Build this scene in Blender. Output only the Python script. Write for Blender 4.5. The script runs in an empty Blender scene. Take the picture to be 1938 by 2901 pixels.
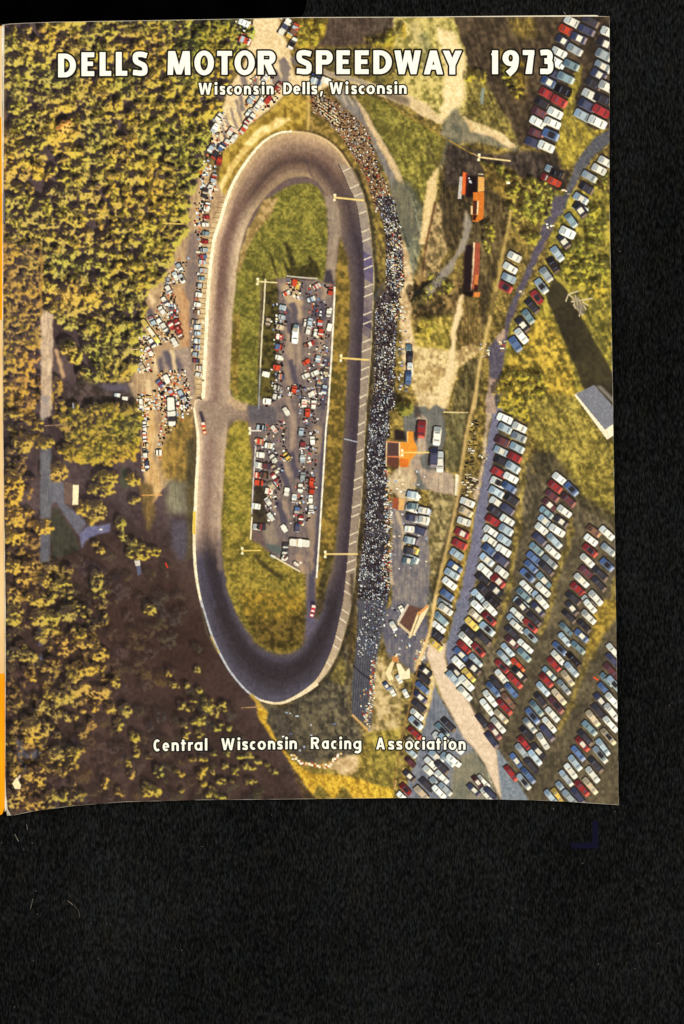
import bpy, math
import numpy as np

# ------------------------------------------------------------------ camera, light, exposure
SC = bpy.context.scene
PX = 0.125e-3                      # metres per scanned pixel on the magazine cover
FW, FH = 1938.0, 2901.0            # size of the scan in pixels
CAM_H = 1.0
Z_COVER = 0.0032                   # the front cover lies this high above the cloth

cam_d = bpy.data.cameras.new("camera")
cam = bpy.data.objects.new("camera", cam_d)
SC.collection.objects.link(cam)
cam.location = (0, 0, CAM_H)
cam_d.sensor_fit = 'HORIZONTAL'
cam_d.sensor_width = 36
cam_d.lens = 36 * (CAM_H - Z_COVER) / (FW * PX)
cam_d.clip_start = 0.01
cam_d.clip_end = 50
SC.camera = cam

W_ = bpy.data.worlds.new("World")
SC.world = W_
W_.use_nodes = True
W_.node_tree.nodes["Background"].inputs[0].default_value = (1.0, 0.985, 0.96, 1)
W_.node_tree.nodes["Background"].inputs[1].default_value = 0.42


def area(name, loc, size, power, col=(1, 0.985, 0.95)):
    d = bpy.data.lights.new(name, 'AREA')
    d.shape = 'RECTANGLE'
    d.size, d.size_y = size
    d.energy = power
    d.color = col
    o = bpy.data.objects.new(name, d)
    SC.collection.objects.link(o)
    o.location = loc
    v = np.array([0, -0.02, 0]) - np.array(loc)
    from mathutils import Vector
    o.rotation_euler = Vector(v).to_track_quat('-Z', 'Y').to_euler()
    return o


area("copy_lamp_left", (-0.95, 0.25, 1.05), (0.5, 1.2), 11.8)
area("copy_lamp_right", (0.95, 0.1, 1.05), (0.5, 1.2), 11.8)
SC.view_settings.view_transform = 'Standard'
SC.view_settings.look = 'None'
SC.view_settings.exposure = 0
SC.view_settings.gamma = 1
SC.view_settings.use_curve_mapping = False


def wx(px, z=Z_COVER):
    return (np.asarray(px, float) - FW / 2) * PX * (CAM_H - z) / (CAM_H - Z_COVER)


def wy(py, z=Z_COVER):
    return (FH / 2 - np.asarray(py, float)) * PX * (CAM_H - z) / (CAM_H - Z_COVER)


def lin(c):
    c = np.clip(np.asarray(c, float), 0, 1)
    return np.where(c <= 0.04045, c / 12.92, ((c + 0.055) / 1.055) ** 2.4)


def link(name, me, parent=None, mat=None):
    o = bpy.data.objects.new(name, me)
    SC.collection.objects.link(o)
    if parent is not None:
        o.parent = parent
    if mat is not None and me is not None:
        me.materials.append(mat)
    return o


def mesh_np(name, co, faces, cols=None):
    """co (n,3), faces (m,4) int, cols (n,3) linear"""
    me = bpy.data.meshes.new(name)
    co = np.ascontiguousarray(co, np.float32)
    faces = np.ascontiguousarray(faces, np.int32)
    m, k = faces.shape
    me.vertices.add(len(co))
    me.vertices.foreach_set("co", co.ravel())
    me.loops.add(m * k)
    me.loops.foreach_set("vertex_index", faces.ravel())
    me.polygons.add(m)
    me.polygons.foreach_set("loop_start", np.arange(0, m * k, k, dtype=np.int32))
    me.polygons.foreach_set("loop_total", np.full(m, k, np.int32))
    if cols is not None:
        at = me.attributes.new("ink", 'FLOAT_COLOR', 'POINT')
        a = np.ones((len(co), 4), np.float32)
        a[:, :3] = cols
        at.data.foreach_set("color", a.ravel())
    me.update(calc_edges=True)
    me.validate()
    return me


# ------------------------------------------------------------------ materials
def new_mat(name):
    m = bpy.data.materials.new(name)
    m.use_nodes = True
    nt = m.node_tree
    return m, nt, nt.nodes["Principled BSDF"]


def ink_material():
    m, nt, b = new_mat("printed_ink")
    N, Lk = nt.nodes, nt.links
    at = N.new("ShaderNodeAttribute"); at.attribute_name = "ink"
    tc = N.new("ShaderNodeTexCoord")
    mp = N.new("ShaderNodeMapping"); mp.inputs["Scale"].default_value = (2600, 900, 1); mp.inputs["Location"].default_value = (.3, .7, .43); mp.inputs["Rotation"].default_value = (0.0, 0.0, 0.05)
    no = N.new("ShaderNodeTexNoise"); no.inputs["Scale"].default_value = 1.0
    no.inputs["Detail"].default_value = 2.0
    mr = N.new("ShaderNodeMapRange")
    mr.inputs["From Min"].default_value = 0.25; mr.inputs["From Max"].default_value = 0.75
    mr.inputs["To Min"].default_value = 0.87; mr.inputs["To Max"].default_value = 1.13
    mx = N.new("ShaderNodeVectorMath"); mx.operation = 'SCALE'
    Lk.new(tc.outputs["Object"], mp.inputs["Vector"])
    Lk.new(mp.outputs["Vector"], no.inputs["Vector"])
    Lk.new(no.outputs["Fac"], mr.inputs["Value"])
    Lk.new(at.outputs["Color"], mx.inputs[0])
    Lk.new(mr.outputs["Result"], mx.inputs["Scale"])
    Lk.new(mx.outputs["Vector"], b.inputs["Base Color"])
    b.inputs["Roughness"].default_value = 0.5
    b.inputs["Specular IOR Level"].default_value = 0.04
    return m


def paper_material(name, c0, c1, scale=60):
    m, nt, b = new_mat(name)
    N, Lk = nt.nodes, nt.links
    tc = N.new("ShaderNodeTexCoord")
    no = N.new("ShaderNodeTexNoise"); no.inputs["Scale"].default_value = scale
    no.inputs["Detail"].default_value = 6
    cr = N.new("ShaderNodeValToRGB")
    cr.color_ramp.elements[0].position = 0.3; cr.color_ramp.elements[1].position = 0.7
    cr.color_ramp.elements[0].color = (*lin(c0), 1)
    cr.color_ramp.elements[1].color = (*lin(c1), 1)
    Lk.new(tc.outputs["Object"], no.inputs["Vector"])
    Lk.new(no.outputs["Fac"], cr.inputs["Fac"])
    Lk.new(cr.outputs["Color"], b.inputs["Base Color"])
    b.inputs["Roughness"].default_value = 0.7
    b.inputs["Specular IOR Level"].default_value = 0.1
    return m


def cloth_material():
    m, nt, b = new_mat("black_velvet")
    N, Lk = nt.nodes, nt.links
    tc = N.new("ShaderNodeTexCoord")

    def noise(sc, det, rough=0.5):
        mp = N.new("ShaderNodeMapping"); mp.inputs["Scale"].default_value = sc; mp.inputs["Location"].default_value = (.3, .7, .43 + det * .11); mp.inputs["Rotation"].default_value = (0.0, 0.0, 0.03)
        n = N.new("ShaderNodeTexNoise"); n.inputs["Scale"].default_value = 1
        n.inputs["Detail"].default_value = det
        n.inputs["Roughness"].default_value = rough
        Lk.new(tc.outputs["Object"], mp.inputs["Vector"])
        Lk.new(mp.outputs["Vector"], n.inputs["Vector"])
        return n
    fine = noise((2000, 560, 1), 2, 0.5)
    broad = noise((22, 16, 1), 4)
    hue = noise((260, 150, 1), 2)
    cr = N.new("ShaderNodeValToRGB")
    e = cr.color_ramp.elements
    e[0].position = 0.34; e[0].color = (0.0020, 0.0020, 0.0019, 1)
    e[1].position = 0.80; e[1].color = (0.022, 0.0218, 0.0205, 1)
    mid = cr.color_ramp.elements.new(0.53); mid.color = (0.0070, 0.0070, 0.0066, 1)
    ad = N.new("ShaderNodeMath"); ad.operation = 'MULTIPLY_ADD'
    ad.inputs[1].default_value = 0.28; ad.inputs[2].default_value = -0.14
    ad2 = N.new("ShaderNodeMath"); ad2.operation = 'ADD'
    Lk.new(broad.outputs["Fac"], ad.inputs[0])
    Lk.new(fine.outputs["Fac"], ad2.inputs[0]); Lk.new(ad.outputs[0], ad2.inputs[1])
    Lk.new(ad2.outputs[0], cr.inputs["Fac"])
    tint = N.new("ShaderNodeValToRGB")
    tint.color_ramp.elements[0].position = 0.35; tint.color_ramp.elements[0].color = (1.0, 0.98, 0.90, 1)
    tint.color_ramp.elements[1].position = 0.68; tint.color_ramp.elements[1].color = (0.92, 0.98, 1.10, 1)
    Lk.new(hue.outputs["Fac"], tint.inputs["Fac"])
    mul = N.new("ShaderNodeMix"); mul.data_type = 'RGBA'; mul.blend_type = 'MULTIPLY'
    mul.inputs[0].default_value = 1
    Lk.new(cr.outputs["Color"], mul.inputs[6]); Lk.new(tint.outputs["Color"], mul.inputs[7])
    Lk.new(mul.outputs[2], b.inputs["Base Color"])
    b.inputs["Roughness"].default_value = 1
    b.inputs["Specular IOR Level"].default_value = 0.0
    bp = N.new("ShaderNodeBump"); bp.inputs["Strength"].default_value = 0.4
    bp.inputs["Distance"].default_value = 0.0003
    Lk.new(fine.outputs["Fac"], bp.inputs["Height"])
    Lk.new(bp.outputs["Normal"], b.inputs["Normal"])
    return m


INK = ink_material()
PAPER = paper_material("cover_paper", (.86, .80, .68), (.97, .94, .86), 300)
CREAM = paper_material("aged_page", (.93, .88, .74), (.99, .96, .86), 200)
CLOTH = cloth_material()

# ------------------------------------------------------------------ painter for the printed photograph
G = 2.0
X0, Y0 = -2.0, 38.0
NW, NH = 886, 1142
rng = np.random.default_rng(1973)
gx = X0 + G * np.arange(NW)
gy = Y0 + G * np.arange(NH)
XX, YY = np.meshgrid(gx, gy)
C = np.zeros((NH, NW, 3), np.float32)
LB = np.zeros((NH, NW), np.int32)          # which printed feature covers each grid point
NAMES = {0: ("aerial_photograph", None, None)}


def new_label(name, label=None, kind=None):
    k = len(NAMES)
    NAMES[k] = (name, label, kind)
    return k


ORG = {'a': (0, 0), 'b': (560, 0), 'c': (1140, 0), 'd': (1140, 560), 'e': (0, 560), 'f': (560, 560),
       'g': (0, 1120), 'h': (560, 1120), 'i': (1160, 1120), 'j': (0, 1700), 'k': (560, 1700), 'l': (1160, 1700)}
S6 = 600 / 1568.0


def P(o, pts):
    pts = np.asarray(pts, float)
    if o == 's':
        return pts
    if o == 'v':
        return pts * (1938 / 1568.0)
    if o == 'm':
        return np.array([1050, 1000]) + pts * (300 / 1568.0)
    return np.array(ORG[o]) + pts * S6


def rgb(*c):
    return np.array(c, np.float32) / 255.0


def noise(sx, sy=None, seed=0):
    sy = sy or sx
    r = np.random.default_rng(seed)
    h, w = int(NH * G / sy) + 4, int(NW * G / sx) + 4
    a = r.random((h, w)).astype(np.float32)
    u = np.arange(NW) * G / sx; v = np.arange(NH) * G / sy
    iu, iv = u.astype(int), v.astype(int)
    fu, fv = u - iu, v - iv
    fu = fu * fu * (3 - 2 * fu); fv = (fv * fv * (3 - 2 * fv))[:, None]
    a00 = a[iv][:, iu]; a01 = a[iv][:, iu + 1]; a10 = a[iv + 1][:, iu]; a11 = a[iv + 1][:, iu + 1]
    return (a00 * (1 - fu) + a01 * fu) * (1 - fv) + (a10 * (1 - fu) + a11 * fu) * fv


N5, N9, N18, N40, N90 = noise(5, seed=1), noise(9, seed=2), noise(18, seed=3), noise(40, seed=4), noise(90, seed=5)
N3 = rng.random((NH, NW)).astype(np.float32)
STV = noise(4, 26, seed=6)                 # vertical streaks
STD = noise(7, 40, seed=7)


def st(f, k=2.0):
    return np.clip((f - 0.5) * k + 0.5, 0, 1)


TEX_GRASS = st(0.3 * N5 + 0.3 * N9 + 0.2 * N18 + 0.2 * N40, 2.4)
TEX_FINE = st(0.45 * N5 + 0.25 * N3 + 0.3 * N9, 1.8)
TEX_BROAD = st(0.25 * N9 + 0.35 * N40 + 0.4 * N90, 2.2)
TEX_STREAK = st(0.26 * STV + 0.18 * STD + 0.18 * N40 + 0.18 * N9 + 0.12 * N5 + 0.08 * N18, 2.2)
TEX_BUSH = st(0.35 * N9 + 0.35 * N18 + 0.15 * N5 + 0.15 * N40, 3.2)


def bbox(pts, pad=0):
    x0, y0 = pts.min(0) - pad; x1, y1 = pts.max(0) + pad
    i0 = max(int((x0 - X0) / G), 0); i1 = min(int((x1 - X0) / G) + 2, NW)
    j0 = max(int((y0 - Y0) / G), 0); j1 = min(int((y1 - Y0) / G) + 2, NH)
    return i0, i1, j0, j1


AA4 = ((-.25 * G, -.5 * G + .25 * G), (.25 * G, .25 * G), (-.45 * G, .4 * G), (.45 * G, -.4 * G))


def inside(pts, xs, ys):
    r = np.zeros(xs.shape, bool)
    n = len(pts)
    for k in range(n):
        xa, ya = pts[k]; xb, yb = pts[(k + 1) % n]
        if ya == yb:
            continue
        c = ((ya > ys) != (yb > ys)) & (xs < (xb - xa) * (ys - ya) / (yb - ya) + xa)
        r ^= c
    return r


def blur(a, n):
    """box blur of half-width n, both axes"""
    for ax in (0, 1):
        p = [(0, 0)] * a.ndim
        p[ax] = (n + 1, n)
        q = np.cumsum(np.pad(a, p, mode='edge'), axis=ax, dtype=np.float64)
        k = 2 * n + 1
        if ax == 0:
            a = (q[k:] - q[:-k]) / k
        else:
            a = (q[:, k:] - q[:, :-k]) / k
    return a.astype(np.float32)


def fill(pts, c0, c1=None, tex=None, soft=0, lab=None, rag=0, alpha=1.0):
    """paint a polygon; soft = blurred edge in px, rag = ragged edge in px"""
    pts = np.asarray(pts, float)
    if soft >= 3 and not rag:
        rag = 3.0
    i0, i1, j0, j1 = bbox(pts, soft * 2 + rag + 4)
    if i1 <= i0 or j1 <= j0:
        return
    s = (slice(j0, j1), slice(i0, i1))
    xs, ys = XX[s], YY[s]
    if rag:
        xs = xs + (N18[s] - 0.5) * 2 * rag + (N5[s] - 0.5) * rag
        ys = ys + (N40[s] - 0.5) * 2 * rag + (N9[s] - 0.5) * rag
    if soft <= 2 and not rag and xs.size < 40000:
        a = sum(inside(pts, xs + dx, ys + dy).astype(np.float32) for dx, dy in AA4) / 4
        m = a > 0.49
    else:
        m = inside(pts, xs, ys)
        a = m.astype(np.float32)
    if lab is not None:
        LB[s][m] = lab
    if soft:
        n = max(int(soft / G / 1.5), 1)
        a = blur(blur(a, n), n)
    a = (a * alpha)[..., None]
    c0 = np.asarray(c0, np.float32)
    if c1 is None:
        col = c0
    else:
        t = (TEX_GRASS if tex is None else tex)[s][..., None]
        col = c0 * (1 - t) + np.asarray(c1, np.float32) * t
    C[s] = C[s] * (1 - a) + col * a


def ribbon(line, w, *a, **k):
    """paint a stroke of width w (number or list) along a polyline"""
    p = np.asarray(line, float)
    w = np.broadcast_to(np.asarray(w, float), (len(p),))
    t = np.gradient(p, axis=0)
    t /= np.maximum(np.linalg.norm(t, axis=1), 1e-6)[:, None]
    n = np.stack([-t[:, 1], t[:, 0]], 1) * (w / 2)[:, None]
    fill(np.concatenate([p + n, (p - n)[::-1]]), *a, **k)


def quad(pts, c, lab=None, aa=True):
    """small convex polygon, fast"""
    pts = np.asarray(pts, float)
    i0, i1, j0, j1 = bbox(pts, 0)
    if i1 <= i0 or j1 <= j0:
        return
    s = (slice(j0, j1), slice(i0, i1))
    if aa:
        a = sum(inside(pts, XX[s] + dx, YY[s] + dy).astype(np.float32) for dx, dy in AA4) / 4
        C[s] = C[s] * (1 - a[..., None]) + np.asarray(c, np.float32) * a[..., None]
        m = a > 0.49
    else:
        m = inside(pts, XX[s], YY[s])
        C[s][m] = c
    if lab is not None:
        LB[s][m] = lab


def dots(poly, n, cols, sx=(2, 4), sy=(2, 4), lab=None, dens=None, shadow=None):
    """n small marks scattered in a polygon"""
    poly = np.asarray(poly, float)
    lo, hi = poly.min(0), poly.max(0)
    pts = lo + (hi - lo) * rng.random((n * 3, 2))
    pts = pts[inside(poly, pts[:, 0], pts[:, 1])]
    if dens is not None:
        ii = np.clip(((pts[:, 0] - X0) / G).astype(int), 0, NW - 1)
        jj = np.clip(((pts[:, 1] - Y0) / G).astype(int), 0, NH - 1)
        pts = pts[rng.random(len(pts)) < dens[jj, ii]]
    pts = pts[:n]
    cols = np.asarray(cols, np.float32)
    ci = rng.integers(0, len(cols), len(pts))
    for (x, y), c in zip(pts, ci):
        a = max(int(round(rng.uniform(*sx) / G)), 1); b = max(int(round(rng.uniform(*sy) / G)), 1)
        i = int((x - X0) / G); j = int((y - Y0) / G)
        if shadow is not None:
            C[max(j - b, 0):j, max(i - 1, 0):i + a] = shadow
        i_, j_ = max(i, 0), max(j, 0)
        C[j_:j + b, i_:i + a] = cols[c] * (rng.uniform(0.58, 1.04) if lab == L_CROWD else rng.uniform(0.8, 1.06))
        if lab is not None:
            LB[j_:j + b, i_:i + a] = lab


XS, YS = XX - YY * 0.36, YY
def oblique(sx, sy, seed):
    a = np.random.default_rng(seed).random((int(NH * G / sy) + 4, int((NW * G + NH * G) / sx) + 8)).astype(np.float32)
    u = (XS - XS.min()) / sx; v = (YS - YS.min()) / sy
    iu, iv = u.astype(int), v.astype(int)
    fu, fv = u - iu, v - iv
    fu = fu * fu * (3 - 2 * fu); fv = fv * fv * (3 - 2 * fv)
    return (a[iv, iu] * (1 - fu) + a[iv, iu + 1] * fu) * (1 - fv) + (a[iv + 1, iu] * (1 - fu) + a[iv + 1, iu + 1] * fu) * fv


# ------- trees: a height field of leaf clumps, lit from the lower right of the picture
HOLE = st(0.45 * N9 + 0.35 * N5 + 0.20 * N18, 2.2)


def woods(trees, labs=None, dark=(88, 72, 62), mid=(136, 110, 54), lit=(204, 162, 66), leaf=(5.0, 9.5), gain=1.0, dense=0.95, hole=0.40, dim=0.0, cast=1.0):
    """trees: (x, y, rx, ry); every tree is built of small leaf clumps"""
    Hf = np.zeros((NH, NW), np.float32)
    T = np.zeros((NH, NW), np.float32)
    Lt = np.full((NH, NW), -1, np.int32)
    for q, (x, y, rx, ry) in enumerate(trees):
        tint = rng.uniform(-1, 1)
        nb = int(max(6, dense * rx * ry / 20))
        for _ in range(nb):
            a = rng.uniform(0, 2 * math.pi); d = math.sqrt(rng.random()) * 0.95
            bx, by = x + rx * d * math.cos(a), y + ry * d * math.sin(a)
            rb = rng.uniform(*leaf)
            i0 = int((bx - rb * 1.2 - X0) / G); i1 = int((bx + rb * 1.2 - X0) / G) + 2
            j0 = int((by - rb - Y0) / G); j1 = int((by + rb - Y0) / G) + 2
            if i0 < 0 or j0 < 0 or i1 > NW or j1 > NH:
                i0, j0 = max(i0, 0), max(j0, 0); i1, j1 = min(i1, NW), min(j1, NH)
                if i1 <= i0 or j1 <= j0:
                    continue
            s = (slice(j0, j1), slice(i0, i1))
            d2 = ((XX[s] - bx) / (rb * 1.15)) ** 2 + ((YY[s] - by) / rb) ** 2
            h = np.where(d2 < 1, 6 + 0.75 * min(rx, ry) * (1 - d * d) + rb * np.sqrt(np.maximum(1 - d2, 0)), 0)
            up = h > Hf[s]
            Hf[s][up] = h[up]; T[s][up] = tint; Lt[s][up] = q
    cov = (Hf > 0) & (HOLE > hole)
    Hs = blur(Hf, 1)
    g = np.zeros_like(Hs)
    Hl = blur(Hf, 4)
    gl = np.zeros_like(Hs)
    gl[5:-5, 5:-5] = (Hl[:-10, :-10] - Hl[10:, 10:]) * 0.6 + (Hl[:-10, 5:-5] - Hl[10:, 5:-5]) * 0.4
    sh = np.zeros_like(Hs)
    for k in range(1, 13):
        up_ = np.zeros_like(Hs)
        up_[:-k, :-(k // 2 + 1)] = Hs[k:, (k // 2 + 1):]
        sh = np.maximum(sh, np.clip((up_ - Hs - k * 1.5) / 3.0, 0, 1))
    sh = blur(sh, 1)
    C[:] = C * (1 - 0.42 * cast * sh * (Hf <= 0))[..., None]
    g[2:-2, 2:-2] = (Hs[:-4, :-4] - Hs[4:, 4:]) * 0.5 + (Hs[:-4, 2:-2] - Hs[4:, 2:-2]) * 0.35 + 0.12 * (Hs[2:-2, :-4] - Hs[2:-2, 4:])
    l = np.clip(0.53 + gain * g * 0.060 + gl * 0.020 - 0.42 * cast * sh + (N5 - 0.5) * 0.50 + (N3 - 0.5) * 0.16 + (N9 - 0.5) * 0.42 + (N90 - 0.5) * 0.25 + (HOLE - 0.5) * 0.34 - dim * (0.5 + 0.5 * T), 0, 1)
    dk, md, lt = rgb(*dark), rgb(*mid), rgb(*lit)
    col = np.where(l[..., None] < 0.5, dk + (md - dk) * (l[..., None] * 2), md + (lt - md) * (l[..., None] * 2 - 1))
    col = col * (1 + T[..., None] * np.array([0.04, 0.05, -0.10], np.float32))
    col = col * (1 + (N90[..., None] - 0.5) * np.array([0.16, 0.0, -0.10], np.float32) + np.clip((XX[..., None] - 250) / 400, 0, 1) * np.array([-0.06, 0.01, -0.06], np.float32))
    a = blur(cov.astype(np.float32), 1)[..., None]
    C[:] = C * (1 - a) + col.astype(np.float32) * a
    if labs is not None:
        for q in range(len(trees)):
            lab = labs if np.isscalar(labs) else labs[q]
            if np.isscalar(labs):
                LB[cov] = lab
                break
            LB[Lt == q] = lab
    return cov


def spread(poly, n, r, dens=None, sep=0.8):
    poly = np.asarray(poly, float)
    lo, hi = poly.min(0), poly.max(0)
    out = []
    pts = lo + (hi - lo) * rng.random((n * 14, 2))
    pts = pts[inside(poly, pts[:, 0], pts[:, 1])]
    for x, y in pts:
        if dens is not None:
            i = min(max(int((x - X0) / G), 0), NW - 1); j = min(max(int((y - Y0) / G), 0), NH - 1)
            if rng.random() > dens[j, i]:
                continue
        rr = rng.uniform(*r)
        if all((x - a) ** 2 + (y - b) ** 2 > (sep * (rr + c)) ** 2 for a, b, c, _ in out[-400:]):
            out.append((x, y, rr, rr * rng.uniform(0.75, 1.1)))
        if len(out) >= n:
            break
    return out


# ================================================================== PAINT THE GROUND OF THE PICTURE
L_WOOD = new_label("woodland", "dense golden green tree crowns with dark gaps", "stuff")
L_TRACK = new_label("race_track", "paved oval race track with dark tyre groove")
L_APRON = new_label("track_wall", "pale banked strip and white wall round the oval")
L_GRASS = new_label("infield_grass", "mown green grass inside the oval")
L_PIT = new_label("pit_paddock", "grey paved pit paddock in the middle of the oval")
L_CROWD = new_label("spectator_crowd", "packed spectators on the long stand beside the track", "stuff")
L_PITMEN = new_label("pit_crowd", "race cars, trucks and people crowded in the paddock", "stuff")
L_OUTPIT = new_label("outer_pit_crowd", "cars and people waiting outside the back straight", "stuff")
L_DRIVE = new_label("village_road", "narrow paved road running through the woods")
L_SHADE = new_label("barn_shadow", "long dark shadow of the pale shed")
L_FENCE = new_label("boundary_fence", "long tan fence line dividing the car parks")

C[:] = rgb(112, 92, 52) * (0.75 + 0.5 * TEX_GRASS[..., None])
# left half: shaded woodland floor
fill(P('s', [(-10, 30), (730, 30), (660, 200), (590, 400), (560, 800), (570, 1300), (560, 1700), (760, 2000), (880, 2330), (-10, 2330)]),
     rgb(70, 57, 58), rgb(98, 82, 82), TEX_BROAD)
fill(P('s', [(-10, 1500), (330, 1480), (560, 1560), (600, 1760), (700, 1960), (800, 2120), (930, 2330), (-10, 2330)]),
     rgb(66, 51, 47), rgb(86, 68, 62), TEX_BROAD, soft=60)
fill(P('s', [(230, 1680), (560, 1650), (640, 1900), (700, 2010), (560, 2010), (330, 1900)]), rgb(64, 47, 42), rgb(78, 60, 54), TEX_BROAD, soft=50)

# right half: rough grass and shade
fill(P('s', [(700, 30), (1790, 30), (1790, 2330), (900, 2330), (1040, 1700), (1090, 1100), (1050, 600), (900, 300), (700, 200)]),
     rgb(92, 76, 44), rgb(150, 122, 58), TEX_GRASS)
# shaded woods edge along the top right
fill(P('b', [(960, 120), (1568, 120), (1500, 240), (1280, 330), (1150, 352), (880, 345), (900, 290)]), rgb(72, 58, 50), rgb(104, 88, 76), TEX_STREAK, soft=8, rag=5)
fill(P('b', [(930, 350), (1300, 340), (1420, 420), (1430, 600), (1300, 620), (1000, 540), (900, 470)]), rgb(92, 82, 52), rgb(136, 116, 52), TEX_BUSH, soft=6)
fill(P('b', [(1230, 300), (1568, 150), (1568, 380), (1300, 340)]), rgb(90, 76, 44), rgb(178, 146, 44), TEX_BUSH, soft=6, rag=6)
fill(P('b', [(700, 140), (965, 130), (950, 250), (880, 335), (760, 370), (700, 260)]), rgb(118, 100, 40), rgb(196, 158, 52), TEX_BUSH, soft=3, rag=4)
# c: shaded meadow with the upper parked rows
fill(P('c', [(370, 110), (1560, 110), (1560, 960), (1300, 1060), (1130, 1110), (850, 1070), (780, 900), (640, 700), (600, 560), (480, 500), (430, 300)]),
     rgb(64, 52, 42), rgb(88, 72, 56), TEX_BROAD, soft=6, rag=4)
fill(P('c', [(770, 120), (960, 120), (1000, 260), (930, 300), (830, 250)]), rgb(88, 72, 44), rgb(140, 112, 52), TEX_STREAK, soft=10)
fill(P('c', [(720, 380), (860, 400), (920, 480), (900, 730), (840, 740), (760, 600)]), rgb(76, 62, 40), rgb(150, 118, 42), TEX_BUSH, soft=10, rag=6)
fill(P('c', [(480, 550), (610, 600), (760, 850), (860, 1040), (620, 940), (465, 860)]), rgb(98, 84, 48), rgb(140, 120, 58), TEX_GRASS, soft=5, rag=3)
# sandy clearing
fill(P('c', [(-60, 110), (370, 110), (430, 290), (470, 350), (480, 520), (470, 720), (480, 800), (440, 860), (380, 880), (310, 910), (250, 870), (130, 760), (-60, 680)]),
     rgb(142, 126, 62), rgb(206, 176, 104), TEX_BUSH, soft=4, rag=3)
fill(P('c', [(250, 200), (380, 230), (440, 350), (465, 400), (470, 720), (430, 790), (370, 850), (310, 905), (270, 880), (300, 700), (330, 560), (300, 400)]),
     rgb(234, 198, 132), rgb(250, 224, 168), TEX_FINE, soft=7, rag=5, lab=new_label("sand_track"))
fill(P('c', [(60, 150), (120, 150), (140, 330), (60, 340)]), rgb(206, 176, 120), soft=14, alpha=.7)
fill(P('c', [(130, 240), (200, 240), (200, 560), (150, 560)]), rgb(128, 122, 90), soft=14, alpha=.6)
# diagonal road from the plaza down to the junction
fill(P('b', [(880, 490), (1060, 555), (1230, 590), (1400, 650), (1600, 720), (1720, 780), (1826, 900), (1800, 930), (1568, 800), (1400, 725), (1180, 640), (900, 545)]),
     rgb(206, 174, 124), rgb(236, 204, 150), TEX_FINE, soft=3, lab=new_label("sand_track"))
fill(P('b', [(900, 495), (1060, 555), (1220, 590), (1330, 640), (1180, 625), (900, 540)]), rgb(148, 136, 118), rgb(176, 156, 126), TEX_STREAK, soft=4)
fill(P('b', [(1330, 640), (1568, 730), (1568, 790), (1400, 720)]), rgb(104, 92, 80), soft=6, alpha=.8)
# junction, tan strip and the way to the right
fill(P('c', [(300, 890), (400, 800), (450, 870), (560, 960), (700, 1010), (860, 1090), (840, 1130), (690, 1080), (520, 1060), (370, 1060), (330, 1140), (280, 1260), (240, 1260), (290, 1040)]),
     rgb(100, 98, 84), rgb(150, 138, 112), 0.5 * TEX_BUSH + 0.5 * TEX_STREAK, soft=6, rag=6, lab=new_label("access_road"))
fill(P('c', [(440, 830), (480, 880), (620, 930), (760, 1000), (850, 1090), (800, 1100), (640, 1010), (500, 970)]), rgb(210, 174, 118), rgb(236, 200, 150), TEX_BUSH, soft=4, rag=3)
# shade round the orange huts
fill(P('c', [(330, 1050), (560, 1110), (700, 1150), (900, 1110), (1060, 1120), (1150, 1200), (1060, 1400), (1000, 1330), (860, 1300), (800, 1240), (620, 1240), (620, 1568), (270, 1568), (300, 1330)]),
     rgb(58, 48, 44), rgb(86, 72, 62), TEX_STREAK, soft=6, rag=4)
fill(P('c', [(575, 1180), (700, 1220), (860, 1310), (840, 1420), (800, 1568), (610, 1568), (610, 1280)]), rgb(86, 70, 38), rgb(140, 110, 48), TEX_BUSH, soft=5, rag=3)
fill(P('c', [(1120, 1110), (1170, 900), (1200, 760), (1260, 560), (1330, 470), (1310, 620), (1270, 760), (1310, 900), (1420, 970), (1540, 950), (1440, 1010), (1310, 1160), (1240, 1260), (1180, 1250)]),
     rgb(122, 104, 44), rgb(164, 138, 52), TEX_GRASS, soft=5, rag=4)
for q in ([(1225, 760), (1280, 930), (1330, 1060)], [(1255, 740), (1330, 900), (1420, 1000)], [(1180, 880), (1240, 1010)]):
    ribbon(P('c', q), 7, rgb(92, 80, 44), soft=3, alpha=.8)
# dark lower right of c
fill(P('c', [(1060, 1130), (1150, 1120), (1180, 1260), (1250, 1270), (1200, 1420), (1130, 1568), (1050, 1568), (1110, 1420), (1040, 1300)]), rgb(58, 48, 42), rgb(80, 66, 52), TEX_BROAD, soft=6)

# grass triangle beside the stand
fill(P('s', [(1006, 262), (1085, 283), (1140, 318), (1250, 384), (1264, 402), (1246, 465), (1238, 560), (1205, 640), (1190, 690), (1175, 610), (1140, 520), (1090, 430), (1046, 340)]),
     rgb(102, 92, 42), rgb(142, 126, 56), TEX_GRASS, soft=3, rag=2)
ribbon(P('c', [(180, 1060), (215, 1140), (255, 1230)]), 8, rgb(84, 72, 44), soft=4)
ribbon(P('c', [(-150, 720), (0, 840), (180, 940), (330, 1030), (520, 1140)]), 4, rgb(190, 150, 60), rgb(84, 70, 40), N9, soft=0)

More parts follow.
